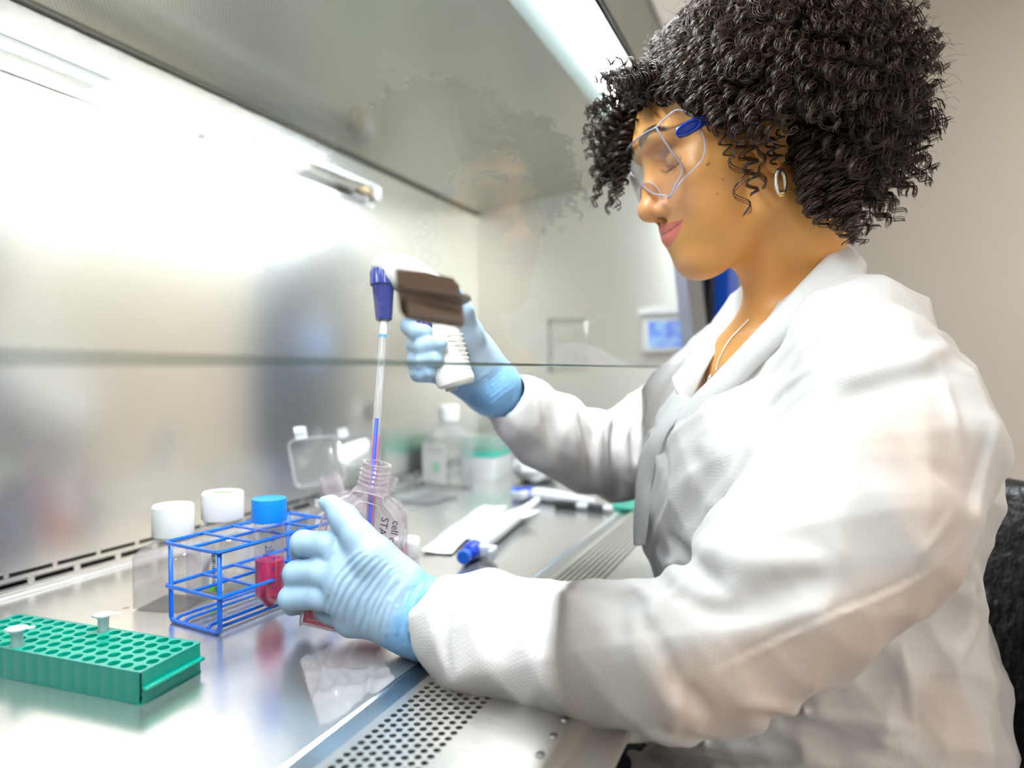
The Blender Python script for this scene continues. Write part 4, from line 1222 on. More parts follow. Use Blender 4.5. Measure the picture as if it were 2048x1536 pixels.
F.disp([hd(.088, -.014, -.0730), hd(.091, 0, -.0745), hd(.088, .014, -.0730)], -.0036, .0060)
F.disp([hd(.0720, .0335, -.038), hd(.0710, .0345, -.046)], -.0030, .0038)
# ears
for s_ in (1, -1):
    ec = (.001, s_*.0690, .002)
    P = [hd(ec[0]+.017*math.sin(a)-.004, ec[1]+s_*.004*(1+math.cos(a)), ec[2]+.031*math.cos(a)) for a in np.linspace(-2.5, 2.6, 14)]
    F.chain(P, [.0032]*14, .003)
    E((ec[0]-.002, s_*.0715, ec[2]+.002), (.013, .0045, .026), .006)
    E((ec[0]+.002, s_*.0750, ec[2]-.029), (.0072, .0042, .0085), .005)
    E((ec[0]+.004, s_*.0790, ec[2]+.004), (.007, .004, .013), .004, 'cut')
    E((ec[0]+.013, s_*.0715, ec[2]-.002), (.004, .0035, .006), .004)
# neck
nb = C0
nk0 = hd(-.014, 0, -.030)
F.chain([nk0, hd(-.034, 0, -.085), nb+np.array([0, 0, .01])-FD*.016, nb+np.array([0, 0, -.05])], [.050*HS, .0460, .050, .066], .022)
F.cap(hd(.010, 0, -.072), nb+FD*.020+np.array([0, 0, -.02]), .022, .022, .025)
F.cap(hd(-.022, .050, -.045), nb+FD*.044+np.array([0, 0, -.035]), .011, .009, .016)   # neck muscle
# chest and shoulders under the coat
F.ell(C0+FD*.005+np.array([0, 0, -.13]), (.150, .100, .13), np.stack([SD, FD, [0, 0, 1]], 1), .05)
F.cap(C0+np.array([0, 0, -.045])-SD*.06, C0+np.array([0, 0, -.050])+SD*.06, .034, .034, .04)
F.cap(C0+FD*.062+np.array([0, 0, -.045]), C0+FD*.060-SD*.068+np.array([0, 0, -.038]), .010, .010, .012)   # collarbone
F.cap(C0+FD*.062+np.array([0, 0, -.045]), C0+FD*.060+SD*.068+np.array([0, 0, -.038]), .010, .010, .012)
headF = F
body, BP = F.mesh('body', skin, person)
H = toh(BP)
x, y, z = H[:, 0], H[:, 1], H[:, 2]
base = np.array([.80, .385, .115]); Ct = np.tile(base, (len(H), 1))
def blend(mask, c, a=1.):
    m = (np.clip(mask, 0, 1)*a)[:, None]; Ct[:] = Ct*(1-m)+np.array(c)*m
blend(sstep(.03, .0, np.hypot(y-.035, (z+.02))*1.0-.01)*(x > .03), (.66, .33, .19), .6)     # warmer cheek
blend(sstep(.03, .0, np.hypot(y+.035, (z+.02))*1.0-.01)*(x > .03), (.66, .33, .19), .6)
blend(sstep(.022, .008, np.sqrt((x-.108)**2+y**2+(z+.022)**2)), (.66, .28, .15), .6)          # nose tip
blend(sstep(.03, .01, np.sqrt((x-.088)**2+y**2+(z+.092)**2)), (.66, .33, .20), .5)
lm = np.zeros(len(H)); uy = np.clip(np.abs(y)/.0340, 0, 1)
lz = -.0505+.0055*uy**2.2
up_h = .0100*(1-uy**1.9)+.0004; lo_h = .0138*(1-uy**2.3)+.0004
cup = .0014*np.exp(-(y/.004)**2)
lm = sstep(up_h-cup+.0006, up_h-cup-.0006, z-lz)*sstep(lo_h+.0008, lo_h-.0008, lz-z)*(np.abs(y) < .0340)*(x > .05)
blend(lm, (.78, .20, .17), .9)
blend(lm*(z > lz), (.56, .16, .11), .75)
blend(sstep(.0011, .0003, np.abs(z-lz))*(np.abs(y) < .0352)*(x > .05)*sstep(.038, .026, np.abs(y)), (.14, .03, .02), .85)
for s_ in (1, -1):       # brows, lash line, nostrils
    bz = .0465+.005*np.sin((np.abs(y)-.012)/.04*PI)-.0025*sstep(.035, .052, np.abs(y))
    bw = .0042*sstep(.056, .020, np.abs(y))+.0006
    blend(sstep(bw+.0018, bw-.0008, np.abs(z-bz))*(y*s_ > .010)*(y*s_ < .056)*(x > .04), (.05, .028, .018), .85)
    q = np.sqrt((x-.1005)**2+(y-s_*.0088)**2*1.6+(z+.0335)**2); blend(sstep(.0062, .0040, q), (.12, .035, .02), .9)
    le = .0125-.0045*np.sqrt(np.clip(1-((y-s_*.0325)/.0158)**2, 0, 1))
    blend(sstep(.0012, .0004, np.abs(z-le))*(np.abs(y-s_*.0325) < .0165)*(x > .066), (.04, .022, .018), .95)
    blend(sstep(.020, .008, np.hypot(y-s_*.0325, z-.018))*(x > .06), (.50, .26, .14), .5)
for (mx, my, mz, mr) in ((.030, .055, -.062, .0011), (.062, .044, -.004, .0017), (.052, .05, -.022, .0008), (.060, .046, -.034, .0007)):
    q = np.sqrt((x-mx)**2*.2+(y-my)**2*.2+(z-mz)**2); 
    qq = np.hypot(x-mx, z-mz); blend(sstep(mr*1.3, mr*.6, qq)*(y > .02), (.16, .07, .04), .8)
color_attr(body.data, 'tone', Ct)

# ---------------------------------------------------------------- lab coat
coatm = mat('coat_fabric', (.72, .69, .67), .62, Sheen_Weight=.15, spec=.3)
t, N, L, b_ = nt(coatm)
v_ = coords(coatm, (1, 1, 1), (.6, .5, .8))
vo = N.new('ShaderNodeTexVoronoi'); vo.inputs['Scale'].default_value = 420.; vo.inputs['Randomness'].default_value = .12; L.new(v_, vo.inputs['Vector'])
nz = N.new('ShaderNodeTexNoise'); nz.inputs['Scale'].default_value = 9.; nz.inputs['Detail'].default_value = 4; nz.inputs['Roughness'].default_value = .6; L.new(v_, nz.inputs['Vector'])
bp1 = N.new('ShaderNodeBump'); bp1.inputs['Strength'].default_value = .35; bp1.inputs['Distance'].default_value = .0005; L.new(vo.outputs['Distance'], bp1.inputs['Height'])
bp2 = N.new('ShaderNodeBump'); bp2.inputs['Strength'].default_value = .25; bp2.inputs['Distance'].default_value = .006; L.new(nz.outputs['Fac'], bp2.inputs['Height']); L.new(bp1.outputs['Normal'], bp2.inputs['Normal'])
L.new(bp2.outputs['Normal'], b_.inputs['Normal'])
at_ = N.new('ShaderNodeAttribute'); at_.attribute_name = 'tone'; L.new(at_.outputs['Color'], b_.inputs['Base Color'])
b_.inputs['Subsurface Weight'].default_value = .12; b_.inputs['Subsurface Radius'].default_value = (.02, .012, .010)
Ps0 = pix(1730, 762, .590)
K = Field((.36, -.32, .42), (1.12, .40, 1.25), .0027, .025)
TR = np.stack([SD, FD, [0, 0, 1]], 1)
def KE(c, r, k=.03, R=None, mode='add'): K.ell(c, r, TR if R is None else R, k, mode)
up_ = np.array([0, 0, 1.])
KE(C0+FD*.00-up_*.165, (.172, .132, .165), 0)                          # ribcage
KE(C0+FD*.100-SD*.03-up_*.200, (.13, .068, .115), .05)                # bust
KE(C0-FD*.055-SD*.02-up_*.15, (.155, .10, .15), .04)                   # upper back
K.chain([C0-up_*.20, C0-up_*.42-FD*.03, C0-up_*.60-FD*.05], [.145, .150, .165], .06)
K.cap(C0-up_*.035-SD*.10, C0-up_*.045-SD*.02, .060, .062, .04)
K.cap(Ps0, C0-up_*.035, .053, .052, .035); K.cap(SHR, C0-up_*.03, .054, .052, .04)
# near sleeve
SL = [(1755, 768, .580, .057), (1790, 890, .565, .073), (1690, 1040, .535, .078), (1545, 1200, .515, .066), (1440, 1302, .505, .050), (1330, 1315, .512, .049), (1180, 1308, .53, .0495), (1020, 1280, .56, .0475), (940, 1258, .577, .0435), (902, 1248, .586, .0365)]
Ps = [pix(*q[:3]) for q in SL]; Rs = [q[3] for q in SL]
K.chain(Ps, Rs, .025)
# far sleeve
SR = [(1462, 735, .905, .058), (1390, 800, .92, .060), (1305, 870, .925, .058), (1240, 915, .905, .054), (1175, 900, .87, .050), (1095, 862, .82, .045), (1040, 818, .785, .036), (1022, 802, .775, .029)]
Pr = [pix(*q[:3]) for q in SR]; Rr = [q[3] for q in SR]
K.chain(Pr, Rr, .02)
# skirt over the thighs
for s_ in (1, -1):
    K.cap(C0-up_*.62-FD*.04+SD*s_*.09, C0-up_*.66+FD*.26+SD*s_*.10, .115, .095, .05)
def rdg(pts, amp, w, n=14, fld=None):
    fld = fld or K
    P = [fld.trace(*p) for p in spline(np.array([(a, b, 0) for a, b in pts]), n)[:, :2]]
    P = [p for p in P if p is not None]
    if len(P) > 2: fld.disp(P, amp, w)
# coarse cloth unevenness
def cloth(X, Y, Z):
    r = 0
    for (a, b, c, ph, am) in ((31, 17, 44, .3, .0014), (-24, 52, 18, 1.7, .0012), (63, -38, 25, 2.9, .0008), (15, 71, -55, .9, .0007), (88, 40, 61, 4.1, .0004)):
        r = r+am*(1-2*np.abs(np.sin(a*X+b*Y+c*Z+ph)))
    return r
K.warp(cloth)
K0 = Field.__new__(Field); K0.lo, K0.h, K0.n, K0.big = K.lo, K.h, K.n, K.big; K0.v = K.v.copy()      # the uncut shape, to lay the collar on
for pts, a, w in [
    ([(1890, 695), (1850, 712), (1760, 735), (1650, 765), (1560, 830), (1480, 930)], .0060, .009),
    ([(1900, 740), (1800, 770), (1700, 800), (1620, 850)], -.0045, .010),
    ([(1756, 612), (1768, 650), (1766, 700), (1760, 745)], .0018, .0022),
    ([(1740, 640), (1660, 660), (1580, 720), (1530, 800)], .0035, .006),
    ([(1745, 690), (1640, 730), (1550, 790), (1500, 870)], .0030, .005), ([(1700, 610), (1600, 690), (1540, 760), (1500, 850)], -.0035, .007),
    ([(1880, 740), (1905, 830), (1925, 930)], .0028, .004), ([(1790, 850), (1830, 900), (1900, 960)], -.003, .010),
    ([(1560, 600), (1500, 900), (1440, 1000), (1390, 1080)], .0025, .010),
    ([(1660, 1135), (1570, 1120), (1470, 1120), (1390, 1075)], .0050, .010), ([(1655, 1150), (1560, 1190), (1470, 1215), (1400, 1210)], -.0055, .012),
    ([(1475, 1205), (1420, 1195), (1360, 1160), (1320, 1110)], .0060, .008), ([(1440, 1175), (1385, 1130), (1345, 1080)], -.006, .008),
    ([(1300, 1245), (1305, 1205), (1275, 1175)], .0055, .005), ([(1325, 1205), (1360, 1180), (1395, 1125)], .0045, .004),
    ([(1292, 1242), (1320, 1290), (1345, 1340), (1355, 1385)], -.0045, .006), ([(1360, 1370), (1352, 1420), (1345, 1455)], .0045, .005),
    ([(1360, 1372), (1390, 1395), (1420, 1440)], -.003, .008), ([(1270, 1180), (1240, 1220), (1245, 1290)], -.0025, .010),
    ([(1425, 1345), (1520, 1300), (1640, 1245), (1760, 1195), (1850, 1150), (1925, 1080)], .0018, .0025),
    ([(1425, 1338), (1520, 1292), (1640, 1236), (1760, 1186), (1850, 1141)], -.0015, .003),
    ([(1500, 1412), (1620, 1425), (1740, 1445), (1825, 1460)], .0045, .006), ([(1520, 1430), (1660, 1475), (1780, 1515)], -.0055, .009),
    ([(1300, 1470), (1420, 1490), (1560, 1510), (1700, 1536)], .004, .007), ([(1260, 1495), (1400, 1520), (1500, 1536)], -.004, .006),
    ([(1800, 1290), (1815, 1360), (1822, 1440)], .0035, .005), ([(1940, 1130), (1960, 1200), (1930, 1290), (1880, 1340)], .0035, .008),
    ([(2000, 850), (1965, 950), (1945, 1050), (1935, 1130)], .0035, .006), ([(1985, 880), (1950, 1000)], -.004, .008),
    ([(1840, 1110), (1880, 1060), (1900, 1030)], .0030, .004),
    ([(1100, 1165), (1180, 1180), (1290, 1230)], -.002, .010), ([(900, 1180), (960, 1200), (1000, 1260), (990, 1330)], -.002, .012),
    ([(870, 1180), (892, 1230), (890, 1300), (905, 1370)], -.0020, .005), ([(960, 1165), (1000, 1160), (1060, 1185)], .0025, .004),
    ([(1285, 830), (1320, 920), (1300, 1020), (1285, 1140)], .0040, .005), ([(1305, 850), (1330, 930), (1322, 1030)], -.0035, .006),
    ([(1340, 1000), (1310, 1080), (1300, 1150)], .003, .004), ([(1380, 900), (1400, 960), (1380, 1060)], -.003, .012),
    # far sleeve gathers
    ([(1130, 800), (1150, 880), (1160, 960)], .0050, .006), ([(1160, 830), (1175, 900), (1180, 990)], -.0050, .007),
    ([(1200, 830), (1195, 920), (1215, 1000)], .0050, .006), ([(1235, 825), (1225, 900), (1240, 990)], -.0045, .006),
    ([(1080, 790), (1100, 860), (1130, 940)], -.0035, .008), ([(1300, 760), (1250, 860), (1255, 960)], .004, .007), ([(1350, 740), (1310, 820), (1290, 900)], -.004, .008),
    ([(1050, 770), (1020, 800), (1000, 850)], -.0030, .006), ([(1410, 680), (1350, 740), (1300, 830)], .0035, .006)]:
    rdg(pts, a*1.55, w*.80)
# opening at the neck
vb = pix(1384, 800, .70)
K.cap(C0+up_*.06+FD*.02, C0-up_*.02+FD*.085, .070, .046, .006, 'cut')
K.cap(C0-up_*.02+FD*.085, vb-ray(1384, 800)*.02, .050, .020, .006, 'cut')
K.chain([Ps[-1]+(Ps[-1]-Ps[-2])*.2, Ps[-1]+(Ps[-1]-Ps[-2])*3], [.031, .05], .004, 'cut')
K.chain([Pr[-1]+(Pr[-1]-Pr[-2])*.2, Pr[-1]+(Pr[-1]-Pr[-2])*4], [.024, .045], .004, 'cut')
coat, CP = K.mesh('lab_coat', coatm, person, 2)
tone = np.tile(np.array([.75, .725, .712]), (len(CP), 1))
def warmth(pts, r, c, a):
    best = np.full(len(CP), 1e9)
    for p0, p1 in zip(pts, pts[1:]):
        d = p1-p0; t_ = np.clip(((CP-p0)@d)/(d@d), 0, 1); best = np.minimum(best, np.linalg.norm(CP-p0-t_[:, None]*d, axis=1))
    m = (sstep(r, r*.35, best)*a)[:, None]; tone[:] = tone*(1-m)+np.array(c)*m
# the arm's skin tone showing through the thin cloth
warmth([p for p in [K0.trace(1880, 1190), K0.trace(1740, 1275), K0.trace(1560, 1360), K0.trace(1420, 1400)] if p is not None], .050, (.73, .585, .505), .9)
warmth([p for p in [K0.trace(1800, 860), K0.trace(1880, 930), K0.trace(1890, 1020)] if p is not None], .050, (.73, .60, .53), .75)
warmth([p for p in [K0.trace(1880, 1420), K0.trace(1920, 1480)] if p is not None], .045, (.73, .60, .53), .6)
color_attr(coat.data, 'tone', tone)

# collar and lapels: folded sheets lying on the coat
def sheetmesh(name, inner, outer, m, fld, off=.005, nu=50, nv=10, thick=.0012, wave=.0012, lift=.004):
    def prep(rows):
        pts = spline(np.array([(a[0], a[1], (a[2] if len(a) > 2 else -1)) for a in rows]), nu)
        out = []
        if all(len(a) > 2 for a in rows):
            return np.array([pix(*p) for p in pts])
        zz = []
        for p in pts:
            q = fld.trace(p[0], p[1]); zz.append(None if q is None else proj(q)[2]-off)
        idx = [i for i, z_ in enumerate(zz) if z_ is not None]
        zs = np.interp(np.arange(nu), idx, [zz[i] for i in idx])
        zs = np.convolve(np.pad(zs, 4, mode='edge'), np.ones(9)/9, 'valid')
        return np.array([pix(p[0], p[1], z_) for p, z_ in zip(pts, zs)])
    A, B = prep(inner), prep(outer); V = []; F_ = []
    for i in range(nu):
        for k in range(nv):
            u = k/(nv-1); p = A[i]*(1-u)+B[i]*u
            p = p-FW*(lift*math.sin(PI*u)+wave*math.sin(i*.35+u*2))
            V.append(p)
    for i in range(nu-1):
        for k in range(nv-1): F_.append((i*nv+k, i*nv+k+1, i*nv+nv+k+1, i*nv+nv+k))
    return make(name, (np.array(V), F_), m, person, solid=thick)
collarm = mat('collar_fabric', (.77, .745, .73), .6, Subsurface_Weight=.1, spec=.3)
t, N, L, b_ = nt(collarm)
v_ = coords(collarm, (1, 1, 1), (.2, .9, .4)); vo = N.new('ShaderNodeTexVoronoi'); vo.inputs['Scale'].default_value = 420.; vo.inputs['Randomness'].default_value = .1; L.new(v_, vo.inputs['Vector'])
bp1 = N.new('ShaderNodeBump'); bp1.inputs['Strength'].default_value = .3; bp1.inputs['Distance'].default_value = .0005; L.new(vo.outputs['Distance'], bp1.inputs['Height']); L.new(bp1.outputs['Normal'], b_.inputs['Normal'])
sheetmesh('collar', [(1682, 484, .70), (1649, 517, .672), (1578, 592, .650), (1490, 685, .655), (1430, 750, .668), (1383, 796, .680), (1346, 850, .682)],
          [(1731, 535, .665), (1713, 575, .640), (1640, 625, .630), (1565, 690, .632), (1490, 760, .648), (1428, 830, .66), (1370, 902, .668)], collarm, K0, lift=.007)
sheetmesh('collar_fold', [(1682, 484, .70), (1690, 490, .70), (1700, 500, .69)], [(1725, 560, .655), (1732, 545, .66), (1733, 530, .67)], collarm, K0, nu=12, wave=0)
sheetmesh('far_lapel', [(1491, 566, .775), (1494, 610, .768), (1494, 640, .762), (1472, 662, .757), (1434, 702, .742), (1411, 742, .728), (1387, 793, .708), (1376, 806, .70)],
          [(1462, 590, .84), (1448, 612, .84), (1424, 645, .82), (1398, 688, .80), (1372, 722, .775), (1352, 748, .745), (1344, 762, .73), (1362, 806, .703)], collarm, K0, wave=.0004)
sheetmesh('front_placket', [(1392, 800, .688), (1340, 860, .680), (1312, 930, .690), (1300, 1010, .690), (1292, 1090, .69)], [(1352, 790, .706), (1318, 845, .70), (1282, 910, .705), (1270, 1000, .705), (1268, 1090, .70)], collarm, K0, wave=.002)

# ---------------------------------------------------------------- gloves
glovem = mat('glove_nitrile', (.36, .58, .80), .42, Subsurface_Weight=.12, Subsurface_Radius=(.004, .006, .01), spec=.45)
t, N, L, b_ = nt(glovem)
at_ = N.new('ShaderNodeAttribute'); at_.attribute_name = 'tone'; L.new(at_.outputs['Color'], b_.inputs['Base Color'])
noise_bump(glovem, nscale=260., dist=.0004, strength=.35, detail=3)
def px3(rows): return [pix(*r[:3]) for r in rows]
GC = np.array([.40, .58, .76])
def gtone(o, P, cuffpt, axis, lo, hi):
    d = (P-cuffpt)@axis; m = sstep(lo, hi, d)[:, None]
    color_attr(o.data, 'tone', GC*(1-m)+np.array([.22, .47, .78])*m)
G = Field(pix(700, 1150, .61)-np.array([.10, .11, .10]), pix(740, 1180, .60)+np.array([.11, .12, .10]), .00115, .012)
wr = pix(850, 1240, .595); k_ = .010
Kn = px3([(706, 1122, .600), (690, 1160, .592), (690, 1203, .592), (704, 1240, .602)])
for kp_, r_ in zip(Kn, (.0125, .0135, .0130, .0115)):
    G.cap(wr+(kp_-wr)*.12, kp_, .020, r_, .018)
G.cap(Kn[0], Kn[3], .0105, .0105, .012)
G.chain(px3([(905, 1255, .588), (862, 1243, .594), (820, 1222, .597), (780, 1200, .597)]), [.0290, .0285, .0275, .024], .015)
G.cap(pix(752, 1118, .592), Kn[0], .0150, .0125, .016)
G.cap(pix(790, 1165, .594), Kn[1], .0190, .0130, .016)
fing = [[(706, 1122, .600), (655, 1090, .602), (606, 1086, .614), (602, 1102, .640), (628, 1116, .660)],
        [(690, 1160, .592), (640, 1146, .598), (592, 1147, .610), (592, 1162, .637), (615, 1172, .660)],
        [(690, 1203, .592), (635, 1192, .598), (582, 1196, .608), (586, 1208, .634), (608, 1212, .656)],
        [(704, 1240, .602), (660, 1226, .615), (628, 1214, .632), (634, 1206, .650), (650, 1204, .662)]]
for f_, rs in zip(fing, ([.0125, .0118, .0112, .0100, .0085], [.0130, .0120, .0113, .0102, .0086], [.0125, .0115, .0110, .0098, .0084], [.0112, .0098, .0092, .0084, .0074])):
    T_ = Field(G.lo, G.lo+(G.n-1)*G.h, G.h, G.big); T_.v = T_.v[:G.n[0], :G.n[1], :G.n[2]]
    T_.chain(px3(f_), rs, .003)
    a = G.v; b = T_.v; kk = .0045; h = np.maximum(kk-np.abs(a-b), 0)/kk; G.v = np.minimum(a, b)-h*h*kk*.25
# thumb
G.chain(px3([(800, 1165, .592), (745, 1112, .588), (716, 1072, .592), (688, 1036, .600), (662, 1008, .606)]), [.019, .0165, .0125, .0112, .0078], .008)
G.cap(pix(662, 1008, .606), pix(648, 1004, .608), .0072, .0050, .004)
rdg([(634, 1130), (648, 1122), (652, 1108)], .0022, .0022, 8, G)
# stretch wrinkles across the back of the hand
arcs = [[(626, 1222), (640, 1180), (658, 1142), (696, 1104), (738, 1090)], [(650, 1230), (664, 1192), (684, 1158), (728, 1112), (760, 1104)],
        [(690, 1246), (698, 1212), (712, 1182), (757, 1126), (784, 1124)], [(723, 1268), (728, 1234), (740, 1204), (778, 1146), (806, 1138)],
        [(756, 1282), (758, 1246), (768, 1210), (792, 1164), (824, 1156)], [(785, 1290), (785, 1254), (793, 1218), (812, 1180), (838, 1170)]]
arcs = np.array(arcs, float)
for i in range(11):
    u = .5+i/10*4.5; k = min(int(u), 4); f = u-k; A = arcs[k]*(1-f)+arcs[k+1]*f
    A[-1] = A[-1]*.55+A[-2]*.45
    A = A+np.array([[5*math.sin(i*2.1), 0], [4*math.sin(i*1.3+1), 3], [0, 0], [3*math.sin(i*3.), 0], [0, 4*math.sin(i)]])
    rdg(A, .0011+.0003*math.sin(i*1.7), .0017, 26, G)
    rdg(A+np.array([7, 3]), -.0009, .0019, 26, G)
for i in range(5):
    rdg([(790+i*9, 1175+i*4), (778+i*10, 1220+i*3), (770+i*11, 1262+i*5), (775+i*12, 1285+i*3)], .0013, .0014, 16, G)
rdg([(845, 1170), (826, 1205), (806, 1262), (812, 1300)], .0030, .0022, 20, G); rdg([(838, 1170), (818, 1205), (800, 1262), (800, 1290)], -.0018, .002, 20, G)
rdg([(855, 1185), (838, 1215), (822, 1270), (830, 1305)], -.0025, .0024, 20, G)
ax = _nrm(pix(862, 1243, .594)-pix(780, 1200, .597))
G.cap(pix(880, 1253, .592)+ax*.03, pix(880, 1253, .592)+ax*.08, .034, .04, .002, 'cut')
gl, GP = G.mesh('glove', glovem, person, 1)
gtone(gl, GP, pix(800, 1215, .597), ax, -.005, .008)
# knitted cuff between glove and sleeve
make('knit_cuff', tube([pix(845, 1236, .595), pix(880, 1250, .59), pix(915, 1258, .586)], [.0268, .0290, .0300], 40), mat('knit_white', (.82, .82, .84), .8), person)

G2 = Field(pix(910, 700, .73)-np.array([.09, .10, .09]), pix(930, 720, .73)+np.array([.10, .09, .09]), .0013, .012)
w2_ = pix(985, 775, .765)
Kn2 = [(892, 652, .752), (884, 690, .752), (884, 722, .750), (892, 750, .748)]
for q, r_ in zip(Kn2, (.012, .013, .0125, .0115)): G2.cap(w2_, pix(*q), .022, r_, .018)
G2.chain(px3([(985, 775, .765), (950, 715, .750), (930, 662, .732)]), [.024, .021, .015], .018)
f2 = [[(892, 652, .752), (846, 640, .748), (822, 652, .725), (836, 662, .700), (850, 664, .694)],
      [(884, 690, .752), (848, 684, .748), (834, 690, .722), (850, 694, .694), (880, 688, .680)],
      [(884, 722, .750), (846, 716, .746), (834, 722, .720), (848, 724, .694), (872, 718, .682)],
      [(892, 750, .748), (854, 746, .744), (838, 746, .720), (848, 748, .698), (860, 744, .690)]]
for f_, rs in zip(f2, ([.012, .0115, .0108, .0095, .0080], [.0125, .0118, .0110, .0098, .0078], [.012, .0112, .0106, .0094, .0078], [.0108, .0100, .0094, .0084, .0072])):
    T_ = Field(G2.lo, G2.lo+(G2.n-1)*G2.h, G2.h, G2.big); T_.v = T_.v[:G2.n[0], :G2.n[1], :G2.n[2]]
    T_.chain(px3(f_), rs, .003)
    a = G2.v; b = T_.v; kk = .004; h = np.maximum(kk-np.abs(a-b), 0)/kk; G2.v = np.minimum(a, b)-h*h*kk*.25
G2.chain(px3([(958, 730, .742), (938, 672, .722), (922, 622, .702), (908, 590, .694)]), [.018, .0145, .0118, .0090], .008)
for i in range(7):
    rdg([(935+i*8, 650+i*19), (955+i*5, 672+i*17), (968+i*3, 700+i*13)], .0012, .0014, 12, G2)
    rdg([(925+i*9, 780+i*5), (955+i*8, 760+i*5), (985+i*7, 738+i*6)], .0014, .0016, 12, G2)
ax2 = _nrm(pix(1010, 800, .775)-pix(950, 715, .750))
G2.cap(pix(1010, 806, .785)+ax2*.045, pix(1010, 806, .785)+ax2*.1, .045, .05, .002, 'cut')
g2, GP2 = G2.mesh('glove', glovem, person, 1)
gtone(g2, GP2, pix(960, 735, .755), ax2, -.01, .015)
make('glove_cuff', tube([pix(966, 752, .758), pix(992, 785, .768), pix(1020, 812, .785)], [.0245, .0265, .0275], 36), mat('glove_cuff', (.22, .47, .78), .45), person)

# ---------------------------------------------------------------- hair
hairm = mat('hair', (.038, .019, .012), .40, spec=.5, Coat_Weight=.0)
hr = np.random.default_rng(11)
def strands(paths, radii, sides=3):
    """many polylines (list of (n,3) arrays with the same n) as thin tubes"""
    P = np.asarray(paths, np.float32); S, n, _ = P.shape
    T = np.gradient(P, axis=1); T /= np.linalg.norm(T, axis=2, keepdims=True)+1e-9
    ref = np.where(np.abs(T[..., 2:3]) < .9, np.array([0, 0, 1.], np.float32), np.array([1., 0, 0], np.float32))
    U = np.cross(T, ref); U /= np.linalg.norm(U, axis=2, keepdims=True)+1e-9; Wd = np.cross(T, U)
    R = np.asarray(radii, np.float32)
    if R.ndim == 1: R = R[:, None]*np.ones((1, n), np.float32)
    R = R.copy(); R[:, -1] *= .3
    V = np.empty((S, n, sides, 3), np.float32)
    for k in range(sides):
        a = 2*PI*k/sides; V[:, :, k] = P+R[..., None]*(math.cos(a)*U+math.sin(a)*Wd)
    idx = np.arange(S*n*sides).reshape(S, n, sides)
    a = idx[:, :-1, :]; b = np.roll(idx, -1, 2)[:, :-1, :]; c = np.roll(idx, -1, 2)[:, 1:, :]; d = idx[:, 1:, :]
    Q = np.stack([a, b, c, d], -1).reshape(-1, 4)
    return V.reshape(-1, 3), Q
def hairline(x, y, z):
    """True where hair grows on the scalp (head coordinates)"""
    lim = np.interp(x, [-.11, -.06, -.035, -.018, .012, .035, .060, .075, .10], [-.062, -.062, -.030, .016, .020, .040, .078, .092, .100])
    return z > lim
def lock(p, end, droop, cr, turns, npts, ns, t0, ph, jitter, taper=.6, grav=None):
    """ringlet made of ns strands running from p to end (head coordinates)"""
    t = np.linspace(t0, 1, npts)[:, None]
    g = np.array([.0, 0, -1.]) if grav is None else grav
    mid = p+(end-p)*t+g*droop*(t**2.2)
    T = np.gradient(mid, axis=0); T /= np.linalg.norm(T, axis=1)[:, None]+1e-9
    r0 = np.array([0, 0, 1.]) if abs(T[0][2]) < .85 else np.array([0, 1., 0])
    U = np.cross(T, r0); U /= np.linalg.norm(U, axis=1)[:, None]; Wd = np.cross(T, U)
    out = []
    for j in range(ns):
        a = ph+turns*2*PI*t[:, 0]+j*.42*jitter+hr.normal(0, .25)*jitter
        rr = cr*(1+hr.normal(0, .10))*(taper+(1-taper)*np.sin(PI*np.clip(t[:, 0]*.95, 0, 1)))
        out.append(mid+(np.cos(a)*rr)[:, None]*U+(np.sin(a)*rr)[:, None]*Wd+hr.normal(0, .0010, 3)*jitter)
    return out
EC = np.array([-.066, 0, .046]); ER = np.array([.160, .150, .152])
SCC = np.array([-.008, 0, .052]); SCR = np.array([.093, .072, .077])
def envelope(p, d):
    """distance from p along d to the outer shape of the hair"""
    q = (p-EC)/ER; e = d/ER; a = e@e; b = q@e; c = q@q-1
    return (-b+math.sqrt(max(b*b-a*c, 0)))/a
locks = []; fine = []
NL_ = 1900; made = 0; tries = 0
G_ = HR.T@np.array([0, 0, -1.])
BX = [1180, 1270, 1290, 1340, 1400, 1420, 1450, 1500, 1540, 1575, 1597, 1612, 1655, 1705, 1800, 1880, 1960]
BY = [150, 215, 222, 225, 250, 275, 298, 312, 312, 292, 330, 410, 478, 496, 474, 350, 200]
def below(tip):
    q = proj(hd(tip[0], abs(tip[1]), tip[2])); return q[1]-np.interp(q[0], BX, BY)
while made < NL_ and tries < 90000:
    tries += 1
    u = hr.normal(size=3); u /= np.linalg.norm(u)
    p = SCC+u*SCR
    if not hairline(*p): continue
    d = _nrm((p-np.array([-.005, 0, .030]))*np.array([1, 1.05, 1])+hr.normal(0, .010, 3))
    d = _nrm(d+np.array([-.04, 0, 0]))
    Ld = max(envelope(p, d), .03)
    f = hr.uniform(.62, 1.0) if hr.random() < .45 else hr.uniform(.90, 1.05)
    f *= 1+.04*math.sin(90*p[0]+60*p[1])
    dr = hr.uniform(.015, .050)
    end = p+d*Ld*f
    ok = False
    for _ in range(4):
        if below(end+G_*(dr+.004)) < 0: ok = True; break
        dr *= .5; end = p+(end-p)*.86
    if not ok: continue
    cr = hr.uniform(.0052, .0084); Lt = np.linalg.norm(end-p)+dr
    turns = Lt*.72/hr.uniform(.0120, .0175)
    npts = 60
    ls = lock(p, end, dr, cr, turns, npts, 5, .30, hr.uniform(0, 6.28), 1., grav=G_)
    locks += [(l, hr.uniform(.00035, .00065)) for l in ls]; made += 1
